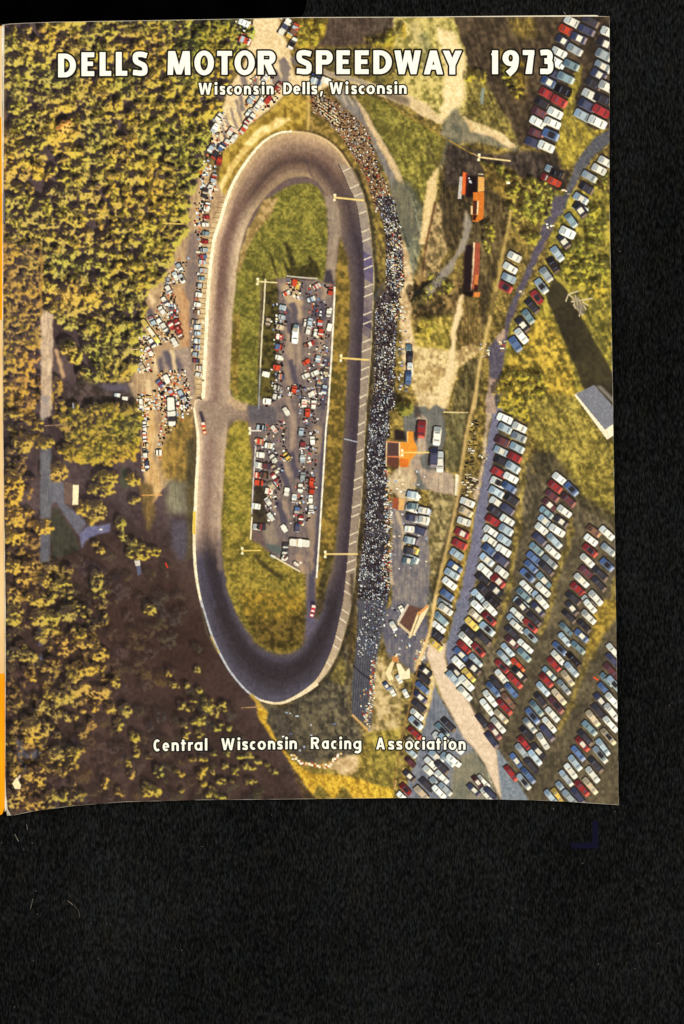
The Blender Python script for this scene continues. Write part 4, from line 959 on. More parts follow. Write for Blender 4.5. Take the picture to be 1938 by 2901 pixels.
dots(P('h', [(1380, 480), (1420, 560), (1440, 960), (1420, 1020), (1370, 1020), (1390, 700)]), 110, warm, (3, 7), (2, 5), L_CROWD)
dots(P('h', [(1370, 1080), (1450, 1080), (1430, 1420), (1370, 1420)]), 80, warm, (3, 7), (2, 5), L_CROWD)
# aisles
for o, q in (('h', [(1270, 340), (1400, 310)]), ('h', [(1240, 1030), (1360, 1000), (1430, 1050)]), ('h', [(1200, 1380), (1290, 1420)]), ('f', [(1380, 640), (1300, 760)])):
    ribbon(P(o, q), 9, rgb(84, 80, 88), soft=2, alpha=.8)
st4 = P('k', [(1180, 0), (1400, 0), (1390, 130), (1350, 330), (1330, 420), (1300, 640), (1285, 960), (1140, 850), (1140, 640), (1165, 400), (1180, 240)])
fill(st4, rgb(78, 78, 86), rgb(100, 98, 104), TEX_FINE, soft=2, lab=L_CROWD)
for q in range(9):
    ribbon(P('k', [(1195 + q * 19, 30), (1172 + q * 18, 420), (1142 + q * 16, 850 + q * 12)]), 1.8, rgb(62, 60, 68), lab=L_CROWD, alpha=.8)
dots(P('k', [(1240, 0), (1400, 0), (1340, 330), (1230, 330), (1220, 150)]), 260, cool + dk * 4 + [rgb(150, 60, 56)], (2, 4), (2, 4), L_CROWD)
dots(P('k', [(1180, 200), (1330, 330), (1330, 420), (1170, 420)]), 60, cool, (2, 5), (2, 5), L_CROWD)
dots(P('k', [(1290, 420), (1330, 420), (1310, 700), (1270, 960), (1230, 930), (1270, 700)]), 130, warm, (3, 6), (2, 6), L_CROWD)
dots(P('k', [(1200, 640), (1260, 640), (1250, 930), (1210, 900)]), 20, warm, (3, 6), (2, 6), L_CROWD)
ribbon(P('k', [(1150, 480), (1210, 540), (1280, 590)]), 5, rgb(56, 54, 62), lab=L_CROWD)
ribbon(P('k', [(1145, 848), (1260, 965)]), 6, rgb(206, 158, 100), lab=L_CROWD)
ribbon(P('k', [(1140, -200), (1150, 100), (1120, 480), (1110, 640)]), 10, rgb(70, 60, 46), soft=4, alpha=.7)
# people strung along below the turn and beside the lanes
for q in ([(690, 1140), (760, 1190), (860, 1215), (940, 1225), (1000, 1180), (1050, 1130)],):
    q = resample(P('k', q), 60, False)
    for x, y in q:
        x += rng.normal(0, 3); y += rng.normal(0, 3)
        quad([(x, y), (x + 6, y), (x + 6, y + 5), (x, y + 5)], warm[rng.integers(0, 5)], L_CROWD)
dots(P('k', [(600, 830), (1050, 820), (1100, 1120), (640, 1130)]), 11, cool[:4], (3, 10), (3, 7), L_CROWD)
dots(P('k', [(1370, 60), (1560, 0), (1640, 300), (1480, 420), (1380, 420)]), 40, dk + warm[:3] + cool[:3], (3, 8), (3, 7), L_CROWD)
dots(P('h', [(1440, 540), (1680, 560), (1700, 1300), (1440, 1300)]), 46, warm[:3] + cool[:3], (3, 9), (3, 6), L_CROWD)
dots(P('f', [(1470, 960), (1560, 1000), (1560, 1500), (1490, 1500)]), 36, cool + warm[:3], (4, 9), (3, 5), L_CROWD)

# ================================================================== CARS
CARS = []                                        # (x, y, angle in degrees, length, width, colour)
PAL = {'w': (228, 222, 206), 'v': (246, 240, 222), 's': (170, 184, 192), 'g': (150, 156, 158), 'b': (92, 112, 148), 'n': (76, 76, 98), 'd': (66, 61, 66), 'r': (158, 52, 52), 'o': (206, 74, 44), 'm': (108, 66, 70), 't': (196, 172, 138), 'y': (226, 184, 84), 'k': (46, 41, 43), 'q': (130, 94, 74), 'e': (122, 142, 148)}


def cars(o, ang, L, Wd, *lst):
    for zx, zy, c in lst:
        p = P(o, [(zx, zy)])[0]
        a = ang if np.isscalar(ang) else np.interp(p[1], ang[0], ang[1])
        CARS.append((p[0] + rng.normal(0, .6), p[1] + rng.normal(0, .6), a + rng.normal(0, 2.5), (L * 1.12 if L > 30 else L) * rng.uniform(.92, 1.07), Wd * rng.uniform(.92, 1.06), c))


def split(s):
    out_ = []
    for t in s.split():
        x, y, c = t.split(',')
        out_.append((float(x), float(y), c))
    return out_


AR = ([1180, 1400, 1700, 2260], [24, 33, 42, 50])
AR2 = ([1340, 1500, 1700, 2260], [37, 40, 45, 52])
# first double row beside the grey-blue road
cars('i', AR, 38, 22, *split("705,170,v 710,240,s 690,340,m 682,415,s 682,485,d 662,570,r 655,645,v 645,715,s 648,797,w 637,862,d 618,925,r 606,1005,w 597,1078,w 590,1145,b 573,1218,s 558,1297,v 545,1368,d 556,1445,d 515,1490,s 500,1555,s"))
cars('i', AR, 38, 22, *split("815,237,v 810,310,g 795,385,s 780,458,r 766,532,s 750,607,v 740,682,b 757,772,d 728,845,n 726,925,w 716,995,s 704,1072,s 695,1148,w 678,1218,n 684,1310,w 660,1378,r 640,1445,d 625,1520,d"))
cars('l', AR, 37, 19, *split("505,50,v 490,110,t 462,175,y 440,240,d 420,290,w 405,350,r 385,405,b 365,465,v 345,540,d 325,580,s"))
cars('l', AR, 37, 19, *split("620,20,k 598,62,w 590,135,r 577,212,s 550,290,d 512,370,r 490,448,s 475,505,d 440,560,y 420,615,v 410,690,v"))
# second double row
cars('i', AR2, 38, 20, *split("1110,615,v 1078,672,r 1056,742,m 1036,812,m 1015,870,e 1003,925,s 978,988,w 962,1065,n 942,1135,e 925,1210,b 905,1270,b 878,1330,b 870,1422,w 850,1482,e 830,1545,s"))
cars('i', AR2, 42, 20, *split("1200,690,b 1180,775,m 1148,857,w 1122,932,d 1094,1000,w 1076,1078,s 1062,1158,w 1040,1232,g 1015,1285,d 995,1370,e 990,1440,w 962,1502,s"))
cars('l', AR2, 38, 17, *split("835,45,d 805,110,w 775,160,s 800,195,w 760,240,d 762,315,m 730,370,s 702,425,s 690,495,r 678,565,w 648,620,d 622,665,b 600,725,w 575,790,w 545,900,d"))
cars('l', AR2, 38, 17, *split("985,15,w 955,70,n 925,140,d 898,190,r 900,265,s 858,340,w 850,405,e 800,485,o 815,550,d 782,595,r 755,670,b 732,745,q 705,790,r 680,860,t 658,925,w 632,975,m 612,1040,n"))
# third double row
cars('i', AR2, 38, 19, *split("1365,1005,q 1345,1070,w 1340,1145,r 1318,1222,w 1308,1305,m 1275,1370,w 1248,1435,r 1215,1505,d"))
cars('i', AR2, 40, 19, *split("1465,1020,v 1475,1145,g 1462,1255,b 1415,1320,d 1405,1400,d 1380,1500,w 1330,1535,w"))
cars('l', AR2, 37, 17, *split("1205,60,d 1185,125,d 1160,215,e 1150,290,s 1115,360,b 1098,425,w 1070,475,r 1035,545,e 1012,595,r 990,655,s 968,740,d 942,800,e 912,855,b 890,925,g 872,990,d 850,1060,r 838,1120,g 792,1190,b 755,1280,r"))
cars('l', AR2, 38, 17, *split("1340,45,v 1328,125,w 1295,195,d 1278,262,b 1250,350,e 1222,445,k 1200,512,s 1172,575,t 1145,645,g 1110,715,t 1085,780,m 1060,845,w 1036,925,w 1018,985,n 990,1045,w 952,1120,d 930,1165,s 905,1230,d 882,1300,b 848,1345,g"))
# fourth double row at the lower right edge
cars('l', AR2, 38, 17, *split("1495,525,m 1460,590,e 1450,670,b 1418,745,n 1400,825,d 1360,875,t 1332,950,e 1305,1020,d 1280,1065,r 1250,1135,b 1225,1205,s 1195,1265,w 1160,1320,g 1132,1400,s 1095,1450,y 1050,1460,s"))
cars('l', AR2, 40, 17, *split("1515,380,w 1510,450,n 1515,620,s 1505,740,v 1500,830,w 1490,920,w 1472,1010,t 1432,1090,s 1410,1145,g 1380,1220,d 1355,1290,w 1335,1375,t 1278,1395,r 1250,1450,n 1190,1465,g"))
# single row along the fence
AF = ([1400, 1700, 2200], [22, 38, 45])
cars('i', AF, 36, 20, *split("430,795,w 420,860,t 405,932,w 388,1025,r 372,1100,r 352,1175,s 337,1272,b 315,1322,s 297,1392,w 280,1475,b 258,1545,g"))
cars('l', AF, 36, 20, *split("265,65,w 235,140,e 218,200,v 205,270,d 195,330,y"))
cars('l', AF, 34, 17, *split("120,525,d 100,580,d 95,650,b 80,720,n 72,790,d 55,850,w 48,910,s 38,985,r 22,1060,t 15,1130,s 8,1200,m 0,1300,d -30,1400,r -50,1460,w"))
cars('l', 45, 36, 17, *split("290,925,d 245,960,e 230,1030,w 345,1090,w 270,1040,s 195,1160,s 170,1215,w 150,1275,w 290,1180,s 330,1190,v 240,1310,w 200,1360,g 130,1370,d 220,1420,v 265,1400,g 240,1240,d 90,1430,t"))
cars('l', 48, 32, 15, *split("545,1345,v 505,1350,m 480,1410,n 570,1440,w 600,1430,n"))
# upper right rows
cars('c', 27, 40, 24, *split("1260,162,w 1218,222,o 1190,305,n 1162,387,w 1145,462,v 1122,545,n 1085,607,b 1066,690,r 1037,765,d 1017,832,m 1004,907,w 990,985,m 970,1055,n"))
cars('c', 27, 42, 24, *split("1397,155,d 1365,225,n 1307,282,n 1275,367,g 1252,482,e 1212,577,e 1192,672,k 1162,747,r 1132,835,w 1110,907,w 1098,995,b 1066,1085,w"))
cars('c', 27, 44, 26, *split("1530,240,w 1508,325,d 1492,407,g 1482,492,g 1455,552,n 1417,622,d 1515,640,w 1395,705,w 1490,738,d 1365,780,n 1476,822,r 1338,852,s 1446,902,w"))
cars('c', 30, 40, 22, *split("1505,1192,w 1456,1252,w 1385,1305,g 1365,1395,d 1325,1470,s 1320,1540,s"))
cars('c', 24, 34, 20, *split("1108,1258,s 1150,1285,k 1075,1320,r 1125,1345,o"))
cars('d', 52, 40, 22, *split("1318,95,d 1252,165,e 1195,325,d 1150,412,s 1118,500,k 1065,570,g 1030,655,s 1000,735,r 962,800,d 930,882,e 890,940,d 880,1022,w 836,1082,b"))
cars('d', 28, 42, 28, (1222, 257, 'v'))
cars('d', 93, 34, 17, (50, 1140, 'e'), (55, 1195, 'd'), (58, 1270, 'v'), (45, 1335, 'b'))
cars('d', 27, 38, 22, *split("830,437,w 800,520,w 788,595,s 762,660,r"))
# small lot by the stalls
cars('i', 18, 34, 22, *split("30,745,w 20,838,w 108,852,b 18,905,w 100,928,w 80,1005,n 20,1072,n 25,1142,y 20,1212,s"))
cars('v', 8, 30, 20, *split("946,1133,s 946,1160,e 943,1186,n 940,1212,w 938,1238,s 938,1262,d 936,1286,e 972,1170,w 972,1192,w"))
cars('i', 95, 50, 22, *split("205,300,v 225,490,w 178,460,n"))
cars('i', 95, 46, 24, (88, 250, 'r'))
# cars along the lane at the top
cars('b', -60, 36, 18, *split("630,215,v 705,320,v 655,180,w 690,240,y 720,215,q"))
cars('b', 20, 34, 20, *split("885,580,b 880,600,s 350,300,o 960,600,w 345,165,v"))
cars('b', -55, 30, 16, *split("395,740,s 440,790,w 470,750,w 480,650,w 500,580,w 600,640,r 520,740,r 380,840,s 365,900,r 400,870,w 340,960,w 270,1020,w 245,970,w 210,1060,w 175,1090,b 125,950,v 155,870,v 100,1100,s 130,1150,d"))
cars('b', -75, 30, 16, *split("120,1320,s 90,1400,v 70,1530,v 165,1190,r 55,1430,d"))
# cars drawn up along the back-straight wall
cars('e', 5, 22, 13, *split("1535,75,w 1530,145,r 1525,200,w 1525,265,e 1520,330,r 1512,390,s 1505,440,b 1500,480,s 1505,540,s 1490,600,e 1480,650,d 1475,720,w 1465,790,w 1462,850,q 1445,920,t 1460,960,s 1465,1005,s 1460,1060,s 1460,1110,b 1455,1160,g 1450,1210,n 1475,1260,w 1470,1310,w"))
# outside pits
cars('e', 60, 30, 15, *split("1300,580,w 1345,600,v 1330,520,s 1250,680,w 1220,770,v 1200,840,v 1185,930,v 1130,910,s 1230,980,d 1270,950,r 1310,930,r 1290,1070,w 1130,1080,v 1105,1140,w 1050,1250,t 1235,1345,v 1190,1380,b 1345,1460,s 1270,1450,o 1330,1020,q 1325,980,r 1215,960,w"))
cars('e', 55, 66, 14, (1110, 990, 'y'))
cars('g', 88, 70, 24, (1270, 120, 'v'))
cars('g', 88, 30, 12, *split("1072,230,w 1072,310,v 1075,430,v 1045,60,v 1090,520,n"))
cars('g', 0, 20, 18, (1178, 425, 'v'))
cars('e', 10, 18, 11, *split("870,1460,s 925,1485,v"))
# paddock cars
cars('f', 12, 24, 16, *split("628,815,s 622,885,g 612,962,t 605,1030,o 605,1105,b 600,1185,w 585,1255,o 615,1325,n 590,1410,w 585,1475,w 505,1310,w 515,1515,v"))
cars('f', 95, 44, 20, (722, 1010, 'v'))
cars('f', 100, 26, 15, *split("725,965,e 520,920,t 800,930,w 830,920,s 820,985,w 905,930,o 880,1000,w 915,1000,o 975,850,w 975,960,v 985,690,o 890,1190,s 950,1280,t 900,1390,t 940,1420,s 740,650,y 715,1420,o 720,630,o"))
cars('f', -25, 26, 14, *split("800,1320,w 870,1300,w 660,710,w 880,655,w 840,750,s 810,1220,o 815,1090,q 840,1080,r 780,1530,v 850,1450,w"))
cars('h', 8, 28, 18, *split("455,340,t 530,375,v 465,440,v 470,240,s 460,515,w 510,525,m 445,590,o 495,595,q 455,650,o 530,710,w 435,820,w 440,975,v 475,975,d 515,45,v"))
cars('h', 55, 28, 15, *split("655,120,w 660,455,y 565,470,w 540,900,w 520,785,w 640,985,w 565,250,w 570,550,t 570,610,r 550,670,t"))
cars('h', 95, 28, 15, *split("770,270,s 790,60,w 815,130,o 780,470,g 780,600,g 848,700,o 845,640,o 760,690,w 715,760,w 840,770,v 840,840,w 735,860,b 765,920,r 740,980,n 660,715,w 860,70,w 650,1120,d 640,1190,w 780,370,m 850,340,w"))
cars('h', 3, 48, 24, (755, 1095, 'v'))
cars('h', 30, 18, 10, *split("730,1250,w 560,1190,s 650,1200,v"))
# fairground stalls
cars('k', 60, 26, 14, *split("1440,680,v 1540,690,w 1490,590,w 1530,550,v 1510,70,v 1450,190,v 1400,640,b"))


def draw_car(x, y, ang, L, Wd, c, lab):
    a = math.radians(ang)
    u = np.array([math.cos(a), math.sin(a)]); v = np.array([-u[1], u[0]])
    if v[1] < 0:
        v = -v
    o = np.array([x, y])

    def R(u0, u1, v0, v1, off=(0, 0)):
        return [o + u * L * u0 + v * Wd * v0 + off, o + u * L * u1 + v * Wd * v0 + off, o + u * L * u1 + v * Wd * v1 + off, o + u * L * u0 + v * Wd * v1 + off]
    big = L > 24
    sh = rgb(50, 43, 41)
    quad(R(-.52, .50, -.46, .50, (-2.0, -3.6) if big else (-2.0, -2.5)), sh)
    quad(R(-.50, .44, -.66, .40, (-1, -1)), sh)
    base = rgb(*PAL[c]) * rng.uniform(.88, 1.06)
    body = [o + u * L * p + v * Wd * q for p, q in ((-.5, -.30), (-.44, -.43), (.42, -.43), (.5, -.30), (.5, .34), (.44, .45), (-.44, .45), (-.5, .34))]
    quad(body, np.clip(base, 0, 1), lab)
    if x < 1050 and rng.random() < .75:
        f = rng.uniform(-.45, .1)
        quad(R(f, f + rng.uniform(.15, .4), -.45, .45), rgb(*PAL[rng.choice(list('wvvdkorstn'))]), lab)
        f = rng.uniform(-.2, .4)
        quad(R(f, f + rng.uniform(.08, .2), -.5, .5), rgb(*PAL[rng.choice(list('kdvwo'))]), lab)
        if rng.random() < .6:
            q_ = o + rng.normal(0, 1, 2) * L * .45
            quad([q_, q_ + (rng.uniform(4, 9), 0), q_ + (rng.uniform(4, 9), rng.uniform(3, 6)), q_ + (0, rng.uniform(3, 6))], rgb(*PAL[rng.choice(list('vvwdkot'))]), lab)
        return
    if not big:
        quad(R(-.1, .25, -.3, .3), np.clip(base * 1.12, 0, 1), lab)
        quad(R(-.25, -.12, -.35, .35), base * .45, lab)
        return
    kind = rng.random()
    hd = rng.uniform(.66, .95)
    quad([o + u * L * p + v * Wd * q for p, q in ((-.5, -.28), (-.45, -.40), (-.24, -.40), (-.24, .42), (-.45, .42), (-.5, .32))], np.clip(base * hd * np.array([.93, 1, 1.10], np.float32), 0, 1), lab)
    roof = np.clip(base * 1.10 if kind < .72 else rgb(236, 226, 204) * rng.uniform(.9, 1), 0, 1)
    if kind > .90:
        roof = rgb(54, 50, 54)
    quad(R(-.14, .20, -.34, .36), roof, lab)
    gl = rgb(70, 74, 86) if base.mean() < .55 else rgb(112, 116, 122)
    quad(R(-.21, -.14, -.32, .34), gl * rng.uniform(.8, 1.25), lab)
    quad(R(.20, .27, -.30, .32), gl * rng.uniform(.8, 1.3), lab)
    if rng.random() < .8:
        quad(R(.38, .52, -.36, .42), np.clip(base * 1.1 + rgb(72, 56, 34), 0, 1), lab)      # sunlit bumper end
    quad(R(-.36, .40, .38, .48), np.clip(base * 0.95 + rgb(24, 18, 10), 0, 1), lab)


CARS = [(x, y, a, L * (.86 if x < 1050 and L < 44 else 1) * (1 + .22 * min(max((y - 1480) / 500, 0), 1) * (1 if x > 1170 else 0)), w_ * (1.04 if x > 1170 else 1), c) for x, y, a, L, w_, c in CARS]
CARS = [c_ for c_ in CARS if 8 < c_[0] < 1760 and 50 < c_[1] < 2275]
size_rank = np.argsort(np.argsort([-c_[3] * c_[4] for c_ in CARS]))
COLW = {'w': 'white', 'v': 'bright white', 's': 'silver blue', 'g': 'grey', 'b': 'blue', 'n': 'dark navy', 'd': 'dark', 'r': 'red', 'o': 'orange red', 'm': 'maroon', 't': 'tan', 'y': 'yellow', 'k': 'black', 'q': 'brown', 'e': 'grey green'}
L_CARS = new_label("distant_parked_cars", "smaller parked cars spread through the lots and pits", "stuff")
# paddock litter of people first, cars over them
for o_, poly, n in (('h', [(430, 220), (640, 180), (670, 300), (610, 700), (560, 950), (440, 990), (410, 650)], 110), ('h', [(750, 20), (900, 0), (880, 440), (870, 880), (720, 1000), (700, 760), (760, 500)], 110),
                    ('f', [(560, 780), (660, 780), (620, 1500), (500, 1540), (560, 1200)], 60), ('f', [(790, 640), (1000, 640), (960, 1540), (750, 1560), (790, 1200), (830, 900)], 120), ('f', [(650, 600), (780, 620), (770, 760), (660, 720)], 26), ('f', [(660, 1380), (760, 1380), (760, 1470), (660, 1470)], 16)):
    dots(P(o_, poly), int(n * 1.3), dk, (3, 9), (3, 8), L_PITMEN)
    dots(P(o_, poly), int(n * .8), warm[:3] + cool[:5] + [rgb(206, 70, 50), rgb(214, 110, 60)], (3, 7), (3, 6), L_PITMEN)
fill(P('h', [(420, 660), (540, 680), (500, 800), (520, 960), (405, 950)]), rgb(58, 50, 42), rgb(84, 72, 54), TEX_BUSH, soft=4, lab=L_PIT)
for poly, n in ((P('e', [(1320, 450), (1400, 440), (1380, 560), (1290, 700), (1330, 860), (1350, 1000), (1200, 1100), (1050, 1080), (1100, 950), (1180, 800), (1250, 560)]), 150),
                (P('e', [(1030, 1010), (1160, 1060), (1120, 1290), (1020, 1300)]), 50), (P('e', [(1160, 1280), (1380, 1270), (1420, 1560), (1020, 1568), (1010, 1450), (1160, 1420)]), 150), (P('g', [(1030, 0), (1100, 0), (1090, 560), (1050, 560), (1060, 200)]), 60),
                (P('g', [(1140, 0), (1420, 0), (1390, 140), (1220, 300), (1190, 440), (1150, 440), (1180, 200)]), 90), (P('e', [(1430, 40), (1530, 20), (1500, 500), (1440, 1000), (1430, 1300), (1410, 1000), (1460, 480)]), 70), (P('b', [(110, 880), (180, 780), (250, 1000), (330, 960), (200, 1120), (60, 1250), (10, 1480), (0, 1300), (90, 1100)]), 90),
                (P('b', [(350, 700), (620, 600), (600, 720), (440, 860), (350, 900)]), 90), (P('b', [(20, 1280), (140, 1180), (130, 1400), (90, 1568), (20, 1560)]), 50), (P('b', [(320, 500), (420, 480), (560, 540), (550, 640), (400, 640)]), 24), (P('b', [(600, 140), (700, 140), (740, 210), (700, 350), (670, 260)]), 40), (P('b', [(280, 150), (410, 150), (400, 330), (300, 320)]), 24)):
    dots(poly, n, dk, (3, 9), (3, 8), L_OUTPIT)
    dots(poly, n, warm[:4] + [rgb(190, 60, 44), rgb(170, 186, 206), rgb(226, 130, 60), rgb(240, 236, 226)], (3, 7), (3, 7), L_OUTPIT)
for k, (x, y, a_, L_, Wd, c_) in enumerate(CARS):
    lab = new_label("parked_car", None) if size_rank[k] < 100 else L_CARS
    draw_car(x, y, a_, L_, Wd, c_, lab)

# people at the gates
dots(P('i', [(370, 580), (470, 590), (520, 650), (470, 740), (380, 740)]), 60, dk + warm[:3] + [rgb(24, 20, 20)], (4, 10), (2, 4), L_CROWD)
dots(P('i', [(440, 180), (500, 180), (480, 360), (460, 520), (400, 560), (430, 400)]), 40, dk + dk + warm[:3], (4, 12), (2, 5), L_CROWD)
dots(P('i', [(510, 430), (580, 440), (570, 480), (520, 470)]), 12, warm[:3] + dk[:1], (4, 7), (3, 5), L_CROWD)
dots(P('d', [(690, 1060), (760, 1040), (760, 1140), (700, 1140)]), 8, warm[:4] + [rgb(200, 60, 40)], (5, 12), (3, 5), L_CROWD)
dots(P('d', [(570, 1070), (650, 1080), (640, 1180), (580, 1180)]), 18, warm, (4, 8), (3, 5), L_CROWD)
dots(P('d', [(1050, 190), (1130, 200), (1110, 260)]), 6, warm[:4] + [rgb(200, 60, 40)], (5, 10), (3, 6), L_CROWD)
dots(P('d', [(860, 690), (910, 690), (900, 730)]), 4, warm[:4], (5, 10), (3, 4), L_CROWD)
dots(P('c', [(1180, 1400), (1250, 1400), (1240, 1440), (1190, 1430)]), 4, warm[:2], (6, 12), (3, 5), L_CROWD)
dots(P('l', [(60, 300), (140, 280), (110, 430), (60, 500), (30, 480)]), 36, warm, (4, 9), (4, 8), L_CROWD)

# race cars on the track
for o, q, sh_, nm in (('h', (46, 245), [(10, 118), (30, 118), (58, 200), (40, 230)], "orange race car on the back straight"), ('k', (852, 82), [(830, 0), (870, 10), (872, 50), (840, 60)], "red and white race car leaving the pit road")):
    lab = new_label("race_car", nm)
    fill(P(o, sh_), rgb(52, 46, 62), soft=1)
    x, y = P(o, [q])[0]
    a_ = math.radians(80 if o == 'h' else 102)
    u = np.array([math.cos(a_), math.sin(a_)]); v = np.array([-u[1], u[0]])
    c0 = np.array([x, y])
    for p0, p1, w, col in ((-17, 17, 5.5, (214, 66, 40) if o == 'h' else (206, 40, 58)), (-17, -10, 5, (240, 226, 206)), (-3, 3, 4.5, (250, 190, 120) if o == 'h' else (246, 226, 222)), (9, 15, 4, (250, 214, 160) if o == 'h' else (252, 236, 226)), (3, 7, 4, (60, 40, 40))):
        quad([c0 + u * p0 - v * w, c0 + u * p1 - v * w, c0 + u * p1 + v * w, c0 + u * p0 + v * w], rgb(*col), lab)

# ================================================================== BUILDINGS IN THE PICTURE
def building(label, *polys):
    lab = new_label("building", label)
    for o, pts, col in polys:
        fill(P(o, pts), rgb(*col) * .95, rgb(*col) * 1.05, TEX_FINE, lab=lab)


building("pale grey roofed shed with a sunlit white wall",
         ('v', [(1317, 906), (1323, 900), (1388, 982), (1405, 970), (1409, 996), (1392, 1008)], (246, 226, 190)),
         ('v', [(1320, 903), (1362, 882), (1412, 938), (1412, 968), (1387, 985)], (124, 124, 132)))
fill(P('v', [(1365, 884), (1378, 884), (1412, 918), (1412, 930)]), rgb(128, 120, 112), soft=2)
building("orange topped hut with a grey white roof", ('c', [(410, 1470), (425, 1305), (448, 1308), (436, 1472)], (188, 180, 172)), ('c', [(448, 1270), (480, 1282), (470, 1440), (440, 1440)], (236, 106, 40)), ('c', [(470, 1285), (484, 1285), (472, 1440), (466, 1440)], (130, 20, 30)))
building("tan and orange hut below the light pole", ('c', [(562, 1308), (608, 1312), (606, 1414), (558, 1420)], (234, 164, 84)), ('c', [(556, 1420), (602, 1420), (598, 1460), (554, 1456)], (222, 96, 36)), ('c', [(562, 1285), (600, 1285), (600, 1293), (562, 1291)], (250, 220, 170)))
fill(P('c', [(484, 1300), (556, 1300), (550, 1460), (470, 1460)]), rgb(38, 24, 26), soft=1)
dots(P('c', [(490, 1310), (520, 1310), (515, 1360), (490, 1350)]), 4, [rgb(190, 190, 196)], (4, 8), (3, 4))
building("brown and orange stall with a cream edge", ('d', [(508, 60), (522, 60), (520, 125), (508, 125)], (236, 190, 130)), ('d', [(525, -40), (605, -40), (602, 150), (560, 178), (520, 176)], (220, 118, 36)), ('d', [(525, 20), (558, 24), (552, 124), (522, 120)], (84, 46, 34)), ('d', [(556, 24), (566, 24), (560, 126), (550, 126)], (246, 212, 160)), ('d', [(522, 125), (556, 128), (540, 168), (522, 168)], (60, 30, 24)))
building("long red brown roofed shed", ('d', [(528, 330), (578, 335), (568, 570), (556, 650), (498, 692), (520, 500)], (170, 84, 58)), ('d', [(526, 330), (538, 331), (530, 520), (512, 692), (498, 692), (518, 500)], (240, 202, 156)), ('d', [(540, 570), (566, 570), (556, 648), (530, 648)], (214, 120, 56)), ('d', [(535, 640), (560, 650), (555, 690), (530, 690)], (70, 28, 26)), ('d', [(525, 702), (580, 700), (570, 736), (522, 735)], (222, 130, 56)))
fill(P('d', [(470, 360), (520, 350), (508, 690), (446, 690), (455, 520)]), rgb(44, 30, 32), soft=3)
fill(P('d', [(445, 690), (500, 692), (530, 700), (520, 736), (460, 722)]), rgb(30, 22, 22), soft=1)
building("bright orange scoring building beside the stand", ('m', [(540, 1160), (636, 1160), (642, 1290), (692, 1400), (690, 1480), (600, 1580), (560, 1680), (430, 1680), (430, 1320), (540, 1320)], (238, 146, 44)), ('m', [(540, 1160), (556, 1160), (552, 1330), (540, 1330)], (252, 200, 110)), ('m', [(236, 1300), (430, 1318), (430, 1334), (236, 1318)], (222, 130, 96)), ('m', [(246, 1330), (420, 1334), (416, 1530), (240, 1524)], (88, 66, 64)), ('m', [(420, 1320), (442, 1320), (436, 1560), (418, 1560)], (248, 206, 150)), ('m', [(228, 1310), (246, 1310), (240, 1680), (224, 1680)], (240, 196, 150)), ('m', [(240, 1524), (440, 1530), (440, 1548), (240, 1540)], (230, 120, 80)), ('m', [(246, 1548), (420, 1552), (412, 1720), (240, 1660)], (108, 66, 52)), ('m', [(430, 1560), (560, 1570), (555, 1690), (440, 1690)], (222, 112, 34)))
fill(P('m', [(350, 1130), (500, 1150), (530, 1290), (350, 1300)]), rgb(50, 40, 38), soft=2)
fill(P('m', [(640, 1170), (700, 1160), (700, 1280), (660, 1320)]), rgb(60, 46, 46), soft=2)
building("small brown snack stand with a tan counter", ('h', [(1446, 756), (1490, 760), (1486, 850), (1442, 838)], (158, 84, 54)), ('h', [(1490, 762), (1532, 764), (1526, 852), (1486, 850)], (226, 166, 98)))
building("white ticket booth beside the fence", ('i', [(340, 585), (372, 588), (366, 745), (336, 742)], (240, 222, 190)))
building("brown roofed shed with white trims", ('v', [(912, 1425), (935, 1385), (970, 1397), (945, 1458)], (104, 76, 66)), ('v', [(910, 1424), (934, 1384), (938, 1387), (915, 1428)], (206, 190, 170)), ('v', [(912, 1424), (946, 1454), (944, 1460), (910, 1430)], (206, 180, 140)), ('v', [(968, 1396), (984, 1386), (982, 1396), (950, 1456), (945, 1456)], (250, 214, 160)))
building("white food stall with an orange awning", ('k', [(1400, 520), (1470, 395), (1484, 400), (1462, 450), (1430, 540), (1450, 585), (1420, 600), (1388, 540)], (246, 214, 158)), ('k', [(1470, 470), (1500, 470), (1540, 530), (1568, 500), (1575, 580), (1500, 590)], (250, 226, 180)), ('k', [(1440, 420), (1490, 420), (1480, 460), (1445, 460)], (206, 132, 70)))
building("white roofed house among the village trees", ('g', [(470, 640), (542, 650), (540, 812), (478, 800)], (112, 92, 84)), ('g', [(541, 662), (584, 664), (580, 810), (536, 812)], (252, 228, 178)))
building("small white cottage at the edge of the drive", ('g', [(995, 1225), (1035, 1220), (1040, 1260), (1005, 1265)], (206, 196, 186)), ('g', [(1010, 1262), (1040, 1262), (1048, 1320), (1020, 1335)], (98, 100, 122)))
building("sunlit cream gable at the lower left corner", ('j', [(90, 1360), (125, 1310), (155, 1370), (150, 1400), (110, 1398)], (250, 222, 166)), ('j', [(128, 1320), (150, 1290), (150, 1310), (130, 1340)], (220, 190, 170)))
fill(P('g', [(735, 988), (758, 986), (760, 998), (735, 1000)]), rgb(226, 214, 200))
ribbon(P('g', [(1226, 1240), (1242, 1278)]), 4, rgb(226, 60, 36))
ribbon(P('l', [(1362, 570), (1400, 594)]), 5, rgb(240, 84, 40))
ribbon(P('c', [(600, 650), (590, 710), (590, 770)]), 7, rgb(136, 152, 160), soft=1)
ribbon(P('e', [(540, 1520), (545, 1560)]), 4, rgb(150, 150, 170))
dots(P('c', [(760, 1345), (790, 1345), (785, 1365), (760, 1365)]), 2, [rgb(250, 236, 200)], (7, 9), (5, 6))

